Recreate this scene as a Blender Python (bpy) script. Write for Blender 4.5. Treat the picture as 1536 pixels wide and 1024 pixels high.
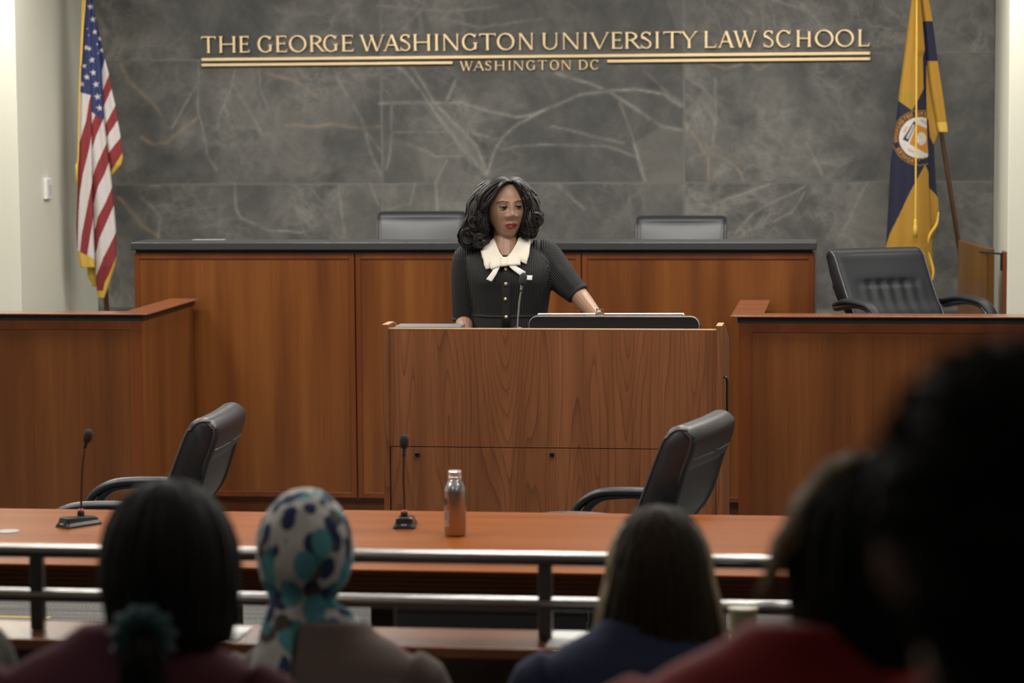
import bpy, bmesh, math, random
import numpy as np
from mathutils import Vector, Matrix, noise
random.seed(7)
SC = bpy.context.scene
for o in list(bpy.data.objects): bpy.data.objects.remove(o)
PI = math.pi

# ------------------------------------------------------------------ camera
YAW, PITCH, ROLL, FPX, CH = .13156, .09027, -.00723, 3936.0, 2.02
cf = np.array([-math.sin(YAW)*math.cos(PITCH), math.cos(YAW)*math.cos(PITCH), -math.sin(PITCH)])
cr0 = np.array([math.cos(YAW), math.sin(YAW), 0.0]); cu0 = np.cross(cr0, cf)
cr = cr0*math.cos(ROLL)+cu0*math.sin(ROLL); cu = -cr0*math.sin(ROLL)+cu0*math.cos(ROLL)
cam_d = bpy.data.cameras.new('camera'); cam = bpy.data.objects.new('camera', cam_d); SC.collection.objects.link(cam)
M = Matrix.Identity(4)
for i in range(3): M[i][0], M[i][1], M[i][2] = cr[i], cu[i], -cf[i]
M[2][3] = CH
cam.matrix_world = M
cam_d.sensor_width = 36; cam_d.lens = FPX*36/1536; cam_d.clip_start = .05; cam_d.clip_end = 100
cam_d.dof.use_dof = True; cam_d.dof.focus_distance = 10.1; cam_d.dof.aperture_fstop = 3.4
SC.camera = cam

# ------------------------------------------------------------------ world, light, exposure
w = bpy.data.worlds.new('world'); SC.world = w; w.use_nodes = True
w.node_tree.nodes['Background'].inputs[0].default_value = (1, .95, .88, 1)
w.node_tree.nodes['Background'].inputs[1].default_value = .12
SC.view_settings.view_transform = 'Standard'; SC.view_settings.look = 'None'
SC.view_settings.gamma = 1; SC.view_settings.use_curve_mapping = False
SC.view_settings.exposure = -.2
def area(name, loc, sx, sy, power, col=(1, .955, .885), rot=(0, 0, 0), spread=PI):
    d = bpy.data.lights.new(name, 'AREA'); d.shape = 'RECTANGLE'; d.size = sx; d.size_y = sy
    d.energy = power; d.color = col; d.spread = spread
    o = bpy.data.objects.new(name, d); SC.collection.objects.link(o); o.location = loc; o.rotation_euler = rot
    return o
LIT = []
for X in (-4.3, -2.7, -.9, .5):
    for Yy, pw in ((12.7, 30), (10.9, 34), (8.7, 30), (6.7, 20)):
        LIT.append((X, Yy)); area('ceiling_or_fill_lamp', (X, Yy, 3.13), .9, .35, pw)
for X in (-5.5, 2.0):
    area('ceiling_or_fill_lamp', (X, 11.2, 3.13), .6, .6, 9)
for X in (-2.2, 1.2):
    area('ceiling_or_fill_lamp', (X, 3.9, 3.4), .5, .3, 8)  # fill lights added to brighten the audience, no ceiling fixtures there

def ray(x, y): return cf + cr*(x-768)/FPX - cu*(y-512)/FPX
def P(x, y, Y):
    d = ray(x, y); t = Y/d[1]; return Vector((d[0]*t, Y, CH+d[2]*t))
def PZ(x, y, z):
    d = ray(x, y); t = (z-CH)/d[2]; return Vector((d[0]*t, d[1]*t, z))

# ------------------------------------------------------------------ materials
def new_mat(name):
    m = bpy.data.materials.new(name); m.use_nodes = True
    nt = m.node_tree; return m, nt, nt.nodes['Principled BSDF']
def N(nt, t, **kw):
    n = nt.nodes.new(t)
    for k, v in kw.items():
        if k.startswith('i_'):
            key = k[2:].replace('_', ' ')
            n.inputs[key].default_value = v
        else: setattr(n, k, v)
    return n
def plain(name, col, rough=.5, metal=0, bump=0, bscale=200, spec=.5, coat=0, sheen=0, var=0.0):
    m, nt, b = new_mat(name)
    b.inputs['Base Color'].default_value = (*col, 1); b.inputs['Roughness'].default_value = rough
    b.inputs['Metallic'].default_value = metal; b.inputs['Specular IOR Level'].default_value = spec
    b.inputs['Coat Weight'].default_value = coat; b.inputs['Sheen Weight'].default_value = sheen
    tc = N(nt, 'ShaderNodeTexCoord'); nz = N(nt, 'ShaderNodeTexNoise'); nz.inputs['Scale'].default_value = bscale
    nt.links.new(tc.outputs['Object'], nz.inputs['Vector'])
    if bump:
        bp = N(nt, 'ShaderNodeBump'); bp.inputs['Strength'].default_value = bump; bp.inputs['Distance'].default_value = .002
        nt.links.new(nz.outputs['Fac'], bp.inputs['Height']); nt.links.new(bp.outputs['Normal'], b.inputs['Normal'])
    if var:
        mx = N(nt, 'ShaderNodeMix', data_type='RGBA'); mx.inputs['A'].default_value = (*[c*(1-var) for c in col], 1)
        mx.inputs['B'].default_value = (*[min(1, c*(1+var)) for c in col], 1)
        nt.links.new(nz.outputs['Fac'], mx.inputs['Factor']); nt.links.new(mx.outputs['Result'], b.inputs['Base Color'])
    return m
def ramp(nt, stops):
    r = N(nt, 'ShaderNodeValToRGB'); e = r.color_ramp.elements
    while len(e) < len(stops): e.new(.5)
    for i, (p, c) in enumerate(stops):
        e[i].position = p; e[i].color = (*c, 1)
    return r
def wood(name, dark, mid, light, axis='Z', streak=7.0, rough=.32, cathedral=0.0, coat=.15, offset=(0, 0, 0)):
    m, nt, b = new_mat(name)
    tc = N(nt, 'ShaderNodeTexCoord'); mp = N(nt, 'ShaderNodeMapping')
    mp.inputs['Location'].default_value = offset
    sc = {'Z': (1, 1, .06), 'X': (.06, 1, 1), 'Y': (1, .06, 1)}[axis]
    mp.inputs['Scale'].default_value = [s*streak for s in sc]
    nt.links.new(tc.outputs['Object'], mp.inputs['Vector'])
    n1 = N(nt, 'ShaderNodeTexNoise'); n1.inputs['Scale'].default_value = 1; n1.inputs['Detail'].default_value = 3
    nt.links.new(mp.outputs['Vector'], n1.inputs['Vector'])
    mp2 = N(nt, 'ShaderNodeMapping'); mp2.inputs['Scale'].default_value = [s*160*(.3 if i == 'XYZ'.index(axis) else 1) for i, s in enumerate(sc)]
    nt.links.new(tc.outputs['Object'], mp2.inputs['Vector'])
    n2 = N(nt, 'ShaderNodeTexNoise'); n2.inputs['Scale'].default_value = 1; n2.inputs['Detail'].default_value = 2
    nt.links.new(mp2.outputs['Vector'], n2.inputs['Vector'])
    r = ramp(nt, [(.30, dark), (.52, mid), (.72, light)])
    nt.links.new(n1.outputs['Fac'], r.inputs['Fac'])
    fine = N(nt, 'ShaderNodeMath', operation='MULTIPLY_ADD'); fine.inputs[1].default_value = .5; fine.inputs[2].default_value = .75
    nt.links.new(n2.outputs['Fac'], fine.inputs[0])
    last = fine.outputs[0]
    if cathedral:
        mp3 = N(nt, 'ShaderNodeMapping'); s3 = {'Z': (7.5, 7.5, .62), 'X': (.62, 7.5, 7.5), 'Y': (7.5, .62, 7.5)}[axis]
        mp3.inputs['Scale'].default_value = s3; mp3.inputs['Location'].default_value = offset
        nt.links.new(tc.outputs['Object'], mp3.inputs['Vector'])
        n3 = N(nt, 'ShaderNodeTexNoise'); n3.inputs['Scale'].default_value = 1; n3.inputs['Detail'].default_value = 1.5; n3.inputs['Roughness'].default_value = .35
        nt.links.new(mp3.outputs['Vector'], n3.inputs['Vector'])
        k = N(nt, 'ShaderNodeMath', operation='MULTIPLY'); k.inputs[1].default_value = 24
        nt.links.new(n3.outputs['Fac'], k.inputs[0])
        fr = N(nt, 'ShaderNodeMath', operation='FRACT'); nt.links.new(k.outputs[0], fr.inputs[0])
        pw = N(nt, 'ShaderNodeMath', operation='POWER'); pw.inputs[1].default_value = 5; nt.links.new(fr.outputs[0], pw.inputs[0])
        ml = N(nt, 'ShaderNodeMath', operation='MULTIPLY_ADD'); ml.inputs[1].default_value = -cathedral; nt.links.new(pw.outputs[0], ml.inputs[0]); nt.links.new(last, ml.inputs[2])
        last = ml.outputs[0]
    mul = N(nt, 'ShaderNodeVectorMath', operation='SCALE')
    nt.links.new(r.outputs['Color'], mul.inputs[0]); nt.links.new(last, mul.inputs['Scale'])
    nt.links.new(mul.outputs['Vector'], b.inputs['Base Color'])
    b.inputs['Roughness'].default_value = rough; b.inputs['Coat Weight'].default_value = coat; b.inputs['Coat Roughness'].default_value = .25
    return m
W_BENCH = wood('cherry_veneer', (.125, .037, .009), (.185, .058, .0125), (.235, .082, .017), streak=9)
W_FRAME = wood('cherry_edge', (.115, .029, .008), (.155, .040, .010), (.185, .054, .013), streak=6)
W_ENCL = wood('dark_cherry_veneer', (.11, .034, .0085), (.148, .047, .012), (.18, .061, .016), streak=8)
W_CAP = wood('cherry_cap', (.19, .062, .026), (.235, .080, .033), (.26, .095, .040), axis='X', rough=.22, coat=.5)
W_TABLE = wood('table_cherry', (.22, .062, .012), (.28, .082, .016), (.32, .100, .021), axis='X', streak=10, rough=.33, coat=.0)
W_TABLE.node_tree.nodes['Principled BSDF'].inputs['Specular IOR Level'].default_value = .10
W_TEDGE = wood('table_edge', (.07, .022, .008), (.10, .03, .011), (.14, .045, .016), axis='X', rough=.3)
W_POD = wood('podium_laminate', (.19, .068, .027), (.235, .086, .034), (.28, .106, .044), streak=14, rough=.38, cathedral=.38, coat=0)
W_PODE = plain('podium_edge_band', (.62, .36, .17), .35)
W_POLE = plain('oak_pole', (.085, .035, .012), .4)
BLACK = plain('black_laminate', (.012, .012, .013), .45)
BLACKM = plain('black_metal', (.02, .02, .022), .28, coat=.3)
RAILM = plain('rail_metal', (.10, .10, .105), .32, metal=.85, coat=.5)
RAIL_HI = plain('rail_highlight_steel', (.62, .62, .62), .30, metal=1)  # paler than the bars, puts their top highlight into the metal colour
COUNTER = plain('grey_counter', (.046, .050, .052), .3, var=.08, bscale=300)
LEATHER_ = LEATHER = plain('black_leather', (.022, .024, .03), .36, bump=.25, bscale=260, spec=.6)
LEATHERS = plain('black_leather_side', (.014, .014, .016), .5, bump=.2, bscale=260)
PIPING = plain('leather_piping', (.05, .05, .055), .3)
SILVER = plain('silver', (.75, .75, .77), .25, metal=1)
BRASS = plain('brushed_brass', (.93, .73, .44), .42, metal=1)
CREAM = plain('cream_paint', (.74, .735, .625), .7, bump=.1, bscale=120)
WHITEP = plain('white_plastic', (.8, .8, .78), .4)
PAPER = plain('paper', (.85, .86, .86), .6)
GOLD = plain('gold_fringe', (.78, .50, .08), .55, bump=.6, bscale=700)
CEIL = plain('ceiling_tile', (.75, .74, .70), .8)
SKIN = plain('brown_skin', (.36, .208, .138), .42, bump=.12, bscale=160, var=.10)
SKIN.node_tree.nodes['Principled BSDF'].inputs['Subsurface Weight'].default_value = .08
SKIN.node_tree.nodes['Principled BSDF'].inputs['Subsurface Scale'].default_value = .01
LIP = plain('red_lipstick', (.26, .030, .026), .35)
BROW = plain('eyebrow', (.06, .035, .025), .7)
SKIN2 = plain('tan_skin', (.42, .25, .17), .5)
HAIR = plain('black_hair', (.013, .011, .011), .46, spec=.42, bump=.3, bscale=300)
HAIRB = plain('black_straight_hair', (.010, .009, .009), .65, spec=.25)
HAIRBR = plain('brown_hair', (.034, .022, .013), .65, spec=.2, var=.5, bscale=60)
HAIRL = plain('light_brown_hair', (.32, .235, .14), .6, var=.4, bscale=60)
CREAMC = plain('cream_collar', (.86, .80, .68), .7, bump=.2, bscale=600)
WHITEC = plain('white_ribbon', (.88, .87, .83), .7)

def knit():
    m, nt, b = new_mat('black_rib_knit')
    b.inputs['Base Color'].default_value = (.020, .020, .021, 1); b.inputs['Roughness'].default_value = .75
    b.inputs['Sheen Weight'].default_value = .0
    at = N(nt, 'ShaderNodeAttribute'); at.attribute_name = 'rib'
    k = N(nt, 'ShaderNodeMath', operation='SINE')
    nt.links.new(at.outputs['Fac'], k.inputs[0])
    mr = N(nt, 'ShaderNodeMapRange'); mr.inputs['From Min'].default_value = -1
    nt.links.new(k.outputs[0], mr.inputs['Value'])
    bp = N(nt, 'ShaderNodeBump'); bp.inputs['Strength'].default_value = .9; bp.inputs['Distance'].default_value = .003
    nt.links.new(mr.outputs[0], bp.inputs['Height']); nt.links.new(bp.outputs['Normal'], b.inputs['Normal'])
    mx = N(nt, 'ShaderNodeMix', data_type='RGBA'); mx.inputs['A'].default_value = (.005, .005, .0055, 1); mx.inputs['B'].default_value = (.016, .016, .017, 1)
    nt.links.new(mr.outputs[0], mx.inputs['Factor']); nt.links.new(mx.outputs['Result'], b.inputs['Base Color'])
    return m
KNIT = knit()

def carpet():
    m, nt, b = new_mat('grey_carpet')
    tc = N(nt, 'ShaderNodeTexCoord')
    n1 = N(nt, 'ShaderNodeTexNoise'); n1.inputs['Scale'].default_value = 160; n1.inputs['Detail'].default_value = 2
    nt.links.new(tc.outputs['Object'], n1.inputs['Vector'])
    mp = N(nt, 'ShaderNodeMapping'); mp.inputs['Scale'].default_value = (.25, 7, 1); nt.links.new(tc.outputs['Object'], mp.inputs['Vector'])
    n2 = N(nt, 'ShaderNodeTexNoise'); n2.inputs['Scale'].default_value = 1.6; n2.inputs['Detail'].default_value = 1
    nt.links.new(mp.outputs['Vector'], n2.inputs['Vector'])
    r = ramp(nt, [(.35, (.085, .085, .085)), (.48, (.105, .105, .10)), (.6, (.15, .147, .138)), (.64, (.095, .095, .095))]); r.color_ramp.interpolation = 'CONSTANT'
    nt.links.new(n2.outputs['Fac'], r.inputs['Fac'])
    mf = N(nt, 'ShaderNodeMapRange'); mf.inputs['From Min'].default_value = .3; mf.inputs['From Max'].default_value = .7; mf.inputs['To Min'].default_value = .45; mf.inputs['To Max'].default_value = 1.6
    nt.links.new(n1.outputs['Fac'], mf.inputs['Value'])
    s = N(nt, 'ShaderNodeVectorMath', operation='SCALE'); nt.links.new(r.outputs['Color'], s.inputs[0]); nt.links.new(mf.outputs[0], s.inputs['Scale'])
    sp = N(nt, 'ShaderNodeSeparateXYZ'); nt.links.new(tc.outputs['Object'], sp.inputs[0])
    def m_(op, a, v):
        q = N(nt, 'ShaderNodeMath', operation=op); nt.links.new(a, q.inputs[0])
        if isinstance(v, (int, float)): q.inputs[1].default_value = v
        else: nt.links.new(v, q.inputs[1])
        return q.outputs[0]
    line = m_('MULTIPLY', m_('LESS_THAN', m_('ABSOLUTE', m_('SUBTRACT', sp.outputs['Y'], 9.965), 0), .022), m_('LESS_THAN', sp.outputs['X'], -3.18))
    mx = N(nt, 'ShaderNodeMix', data_type='RGBA'); nt.links.new(line, mx.inputs['Factor']); nt.links.new(s.outputs['Vector'], mx.inputs['A']); mx.inputs['B'].default_value = (.34, .24, .08, 1)
    nt.links.new(mx.outputs['Result'], b.inputs['Base Color']); b.inputs['Roughness'].default_value = .95
    return m
CARPET = carpet()

def marble():
    m, nt, b = new_mat('grey_marble')
    tc = N(nt, 'ShaderNodeTexCoord'); at = N(nt, 'ShaderNodeAttribute'); at.attribute_name = 'marble'
    sep = N(nt, 'ShaderNodeSeparateColor'); nt.links.new(at.outputs['Color'], sep.inputs[0])
    sl = N(nt, 'ShaderNodeAttribute'); sl.attribute_name = 'slab'
    def nz(scale, detail, rough=.6, dist=0):
        n = N(nt, 'ShaderNodeTexNoise', noise_dimensions='4D'); n.inputs['Scale'].default_value = scale
        n.inputs['Detail'].default_value = detail; n.inputs['Roughness'].default_value = rough; n.inputs['Distortion'].default_value = dist
        nt.links.new(tc.outputs['Object'], n.inputs['Vector']); nt.links.new(sl.outputs['Fac'], n.inputs['W']); return n
    base = nz(3.4, 12, .68, .4)
    r = ramp(nt, [(.34, (.066, .067, .067)), (.5, (.102, .102, .099)), (.64, (.155, .152, .143))])
    nt.links.new(base.outputs['Fac'], r.inputs['Fac'])
    def mixc(fac, a, bcol):
        mx = N(nt, 'ShaderNodeMix', data_type='RGBA'); nt.links.new(fac, mx.inputs['Factor']); nt.links.new(a, mx.inputs['A'])
        mx.inputs['B'].default_value = (*bcol, 1); return mx.outputs['Result']
    def mul(a, bb):
        q = N(nt, 'ShaderNodeMath', operation='MULTIPLY'); nt.links.new(a, q.inputs[0])
        if isinstance(bb, float): q.inputs[1].default_value = bb
        else: nt.links.new(bb, q.inputs[1])
        return q.outputs[0]
    col = r.outputs['Color']
    # lighter stone inside patches
    col = mixc(mul(sep.outputs[2], .45), col, (.20, .195, .175))
    # random hairline veins
    for sc_, wdt, st in ((1.5, 60., .55), (3.4, 34., .42), (8.0, 18., .28)):
        n = nz(sc_, 7, .6, .8)
        d = N(nt, 'ShaderNodeMath', operation='SUBTRACT'); nt.links.new(n.outputs['Fac'], d.inputs[0]); d.inputs[1].default_value = .5
        a = N(nt, 'ShaderNodeMath', operation='ABSOLUTE'); nt.links.new(d.outputs[0], a.inputs[0])
        q = N(nt, 'ShaderNodeMath', operation='MULTIPLY'); q.inputs[1].default_value = -wdt; nt.links.new(a.outputs[0], q.inputs[0])
        e = N(nt, 'ShaderNodeMath', operation='EXPONENT'); nt.links.new(q.outputs[0], e.inputs[0])
        f = nz(1.3, 3); mr = N(nt, 'ShaderNodeMapRange'); mr.inputs['From Min'].default_value = .45; mr.inputs['From Max'].default_value = .65
        nt.links.new(f.outputs['Fac'], mr.inputs['Value'])
        col = mixc(mul(mul(e.outputs[0], mr.outputs[0]), st), col, (.33, .32, .29))
    brk = nz(9, 6, .7); mb = N(nt, 'ShaderNodeMapRange'); mb.inputs['From Min'].default_value = .30; mb.inputs['From Max'].default_value = .60
    nt.links.new(brk.outputs['Fac'], mb.inputs['Value'])
    col = mixc(mul(mul(sep.outputs[0], mb.outputs[0]), .9), col, (.36, .35, .31))
    col = mixc(mul(mul(sep.outputs[1], mb.outputs[0]), .85), col, (.36, .27, .18))
    # slab joints
    jt = N(nt, 'ShaderNodeAttribute'); jt.attribute_name = 'joint'
    sj = N(nt, 'ShaderNodeSeparateColor'); nt.links.new(jt.outputs['Color'], sj.inputs[0])
    col = mixc(mul(sj.outputs[0], .35), col, (.26, .255, .24))
    nt.links.new(col, b.inputs['Base Color'])
    b.inputs['Roughness'].default_value = .42; b.inputs['Specular IOR Level'].default_value = .35
    return m
MARBLE = marble()
def attr_mat(name, rough=.75, sheen=.2):
    m, nt, b = new_mat(name); at = N(nt, 'ShaderNodeAttribute'); at.attribute_name = 'cloth_colour'
    tc = N(nt, 'ShaderNodeTexCoord'); nz = N(nt, 'ShaderNodeTexNoise'); nz.inputs['Scale'].default_value = 35
    nt.links.new(tc.outputs['Object'], nz.inputs['Vector'])
    bp = N(nt, 'ShaderNodeBump'); bp.inputs['Strength'].default_value = .3; bp.inputs['Distance'].default_value = .006
    nt.links.new(nz.outputs['Fac'], bp.inputs['Height']); nt.links.new(bp.outputs['Normal'], b.inputs['Normal'])
    nt.links.new(at.outputs['Color'], b.inputs['Base Color']); b.inputs['Roughness'].default_value = rough; b.inputs['Sheen Weight'].default_value = sheen
    return m
FLAGM = attr_mat('flag_cloth', .85, 0)

# ------------------------------------------------------------------ mesh helpers
def tag(o, label=None, cat=None, group=None, kind=None):
    if label: o['label'] = label
    if cat: o['category'] = cat
    if group: o['group'] = group
    if kind: o['kind'] = kind
    return o
def thing(name, label, cat, loc=(0, 0, 0), rz=0, group=None):
    o = bpy.data.objects.new(name, None); SC.collection.objects.link(o); o.empty_display_size = .1
    o.location = loc; o.rotation_euler = (0, 0, rz); return tag(o, label, cat, group)
def obj(name, bm, mats, parent=None, smooth=False, bevel=0, seg=2, auto=None):
    me = bpy.data.meshes.new(name)
    bmesh.ops.recalc_face_normals(bm, faces=bm.faces)
    bm.to_mesh(me); bm.free()
    for m in (mats if isinstance(mats, (list, tuple)) else [mats]): me.materials.append(m)
    o = bpy.data.objects.new(name, me); SC.collection.objects.link(o)
    if parent: o.parent = parent
    if smooth: me.polygons.foreach_set('use_smooth', [True]*len(me.polygons))
    if bevel:
        b = o.modifiers.new('bevel', 'BEVEL'); b.width = bevel; b.segments = seg; b.limit_method = 'ANGLE'; b.angle_limit = .6
        if seg > 1:
            me.polygons.foreach_set('use_smooth', [True]*len(me.polygons)); b.harden_normals = True
    return o
def inv(parent_loc, rz, p):   # world point to a thing's local frame
    return Matrix.Rotation(-rz, 3, 'Z') @ (Vector(p)-Vector(parent_loc))
def box(bm, a, b, mi=0):
    x0, y0, z0 = a; x1, y1, z1 = b
    v = [bm.verts.new(c) for c in ((x0, y0, z0), (x1, y0, z0), (x1, y1, z0), (x0, y1, z0), (x0, y0, z1), (x1, y0, z1), (x1, y1, z1), (x0, y1, z1))]
    for f in ((0, 3, 2, 1), (4, 5, 6, 7), (0, 1, 5, 4), (1, 2, 6, 5), (2, 3, 7, 6), (3, 0, 4, 7)):
        bm.faces.new([v[i] for i in f]).material_index = mi
def B(a, b):
    bm = bmesh.new(); box(bm, a, b); return bm
def prism(bm, poly, fn, mi=0):
    """poly list of 2d points, fn(p, side) -> 3d point"""
    A = [bm.verts.new(fn(p, 0)) for p in poly]; C = [bm.verts.new(fn(p, 1)) for p in poly]
    bm.faces.new(A[::-1]).material_index = mi; bm.faces.new(C).material_index = mi; n = len(poly)
    for i in range(n): bm.faces.new((A[i], A[(i+1) % n], C[(i+1) % n], C[i])).material_index = mi
def crom(pts, n):
    pts = [Vector(p) for p in pts]
    if len(pts) == 2: return [pts[0].lerp(pts[1], i/(n-1)) for i in range(n)]
    Q = [pts[0]*2-pts[1]]+pts+[pts[-1]*2-pts[-2]]; out = []
    m = len(pts)-1
    for i in range(n):
        t = i/(n-1)*m; k = min(int(t), m-1); u = t-k
        a, b, c, d = Q[k], Q[k+1], Q[k+2], Q[k+3]
        out.append(.5*((2*b)+(c-a)*u+(2*a-5*b+4*c-d)*u*u+(3*b-a-3*c+d)*u*u*u))
    return out
def interp(xs, ys, x):
    return float(np.interp(x, xs, ys))
def loft(bm, rings, mi=0, caps=True):
    R = [[bm.verts.new(p) for p in r] for r in rings]; n = len(R[0])
    for a, b in zip(R, R[1:]):
        for i in range(n): bm.faces.new((a[i], a[(i+1) % n], b[(i+1) % n], b[i])).material_index = mi
    if caps:
        bm.faces.new(R[0][::-1]).material_index = mi; bm.faces.new(R[-1]).material_index = mi
def tube(bm, pts, rad, n=10, side=(1, 0, 0), mi=0, samples=None):
    """tapered elliptical tube; rad list of r or (ra, rb) at the given points; ra along side"""
    rad = [(r, r) if not isinstance(r, (tuple, list)) else r for r in rad]
    pts = [Vector(p) for p in pts]
    if samples:
        t = np.linspace(0, len(pts)-1, samples)
        ra = np.interp(t, range(len(rad)), [r[0] for r in rad]); rb = np.interp(t, range(len(rad)), [r[1] for r in rad])
        pts = crom(pts, samples); rad = list(zip(ra, rb))
    rings = []; side = Vector(side)
    for i, p in enumerate(pts):
        t = (pts[min(i+1, len(pts)-1)]-pts[max(i-1, 0)]).normalized()
        s = side-t*side.dot(t)
        if s.length < 1e-4: s = t.orthogonal()
        s.normalize(); u = t.cross(s)
        rings.append([p+s*(rad[i][0]*math.cos(2*PI*k/n))+u*(rad[i][1]*math.sin(2*PI*k/n)) for k in range(n)])
    loft(bm, rings, mi)
def lathe(bm, prof, n=24, c=(0, 0, 0), mi=0):
    rings = [[Vector((c[0]+r*math.cos(2*PI*k/n), c[1]+r*math.sin(2*PI*k/n), c[2]+z)) for k in range(n)] for r, z in prof]
    loft(bm, rings, mi)
def ball(bm, c, r, n=16, m=10, mi=0, rot=None):
    r = (r, r, r) if not isinstance(r, (tuple, list)) else r; c = Vector(c)
    rings = []
    for j in range(m+1):
        th = PI*(j+.02)/(m+.04)
        ring = []
        for k in range(n):
            v = Vector((r[0]*math.sin(th)*math.cos(2*PI*k/n), r[1]*math.sin(th)*math.sin(2*PI*k/n), r[2]*math.cos(th)))
            if rot: v = rot @ v
            ring.append(c+v)
        rings.append(ring)
    loft(bm, rings[::-1], mi)
def remeshed(name, bm, mats, parent, voxel=.004, smooth=4):
    bmesh.ops.recalc_face_normals(bm, faces=bm.faces)
    me = bpy.data.meshes.new('tmp'); bm.to_mesh(me); bm.free()
    t = bpy.data.objects.new('tmp', me); SC.collection.objects.link(t)
    r = t.modifiers.new('r', 'REMESH'); r.mode = 'VOXEL'; r.voxel_size = voxel
    if smooth:
        s = t.modifiers.new('s', 'SMOOTH'); s.iterations = smooth; s.factor = .5
    dg = bpy.context.evaluated_depsgraph_get()
    nm = bpy.data.meshes.new_from_object(t.evaluated_get(dg)); nm.name = name
    bpy.data.objects.remove(t); bpy.data.meshes.remove(me)
    nm.materials.clear()
    for m in (mats if isinstance(mats, (list, tuple)) else [mats]): nm.materials.append(m)
    nm.polygons.foreach_set('use_smooth', [True]*len(nm.polygons))
    o = bpy.data.objects.new(name, nm); SC.collection.objects.link(o)
    if parent: o.parent = parent
    return o
def struct(name, bm, m, **k): return tag(obj(name, bm, m, **k), kind='structure')

# ------------------------------------------------------------------ room shell
YW, XL, XR, YC = 14.5, -4.30, .73, 13.12
bm = bmesh.new(); box(bm, (-7, -2.5, -.1), (4.5, 14.7, 0)); struct('floor', bm, CARPET)
for i, (y1, z) in enumerate(((4.65, .10), (3.78, .30), (2.8, .6))):
    struct('floor', B((-7, -2.5, (0, .10, .30)[i]), (4.5, y1, z)), CARPET)
struct('ceiling', B((-7, -2.5, 3.2 if False else 3.55), (4.5, 5.0, 3.65)), CEIL)
struct('ceiling', B((-7, 5.0, 3.2), (4.5, 14.7, 3.3)), CEIL)
struct('trim_1', B((-7, 4.95, 3.2), (4.5, 5.0, 3.55)), CEIL)
struct('wall_left', B((-7.1, -2.5, 0), (-7, 14.7, 3.6)), CREAM)
struct('wall_right', B((4.5, -2.5, 0), (4.6, 14.7, 3.6)), CREAM)
struct('wall_rear', B((-7.1, -2.6, 0), (4.6, -2.5, 3.6)), CREAM)
bm = bmesh.new(); box(bm, (-7, YC, 0), (XL, 14.7, 3.2)); struct('wall_front_left', bm, CREAM, bevel=.004)
bm = bmesh.new(); box(bm, (XR, YC, 0), (4.5, 14.7, 3.2)); struct('wall_front_right', bm, CREAM, bevel=.004)
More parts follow.
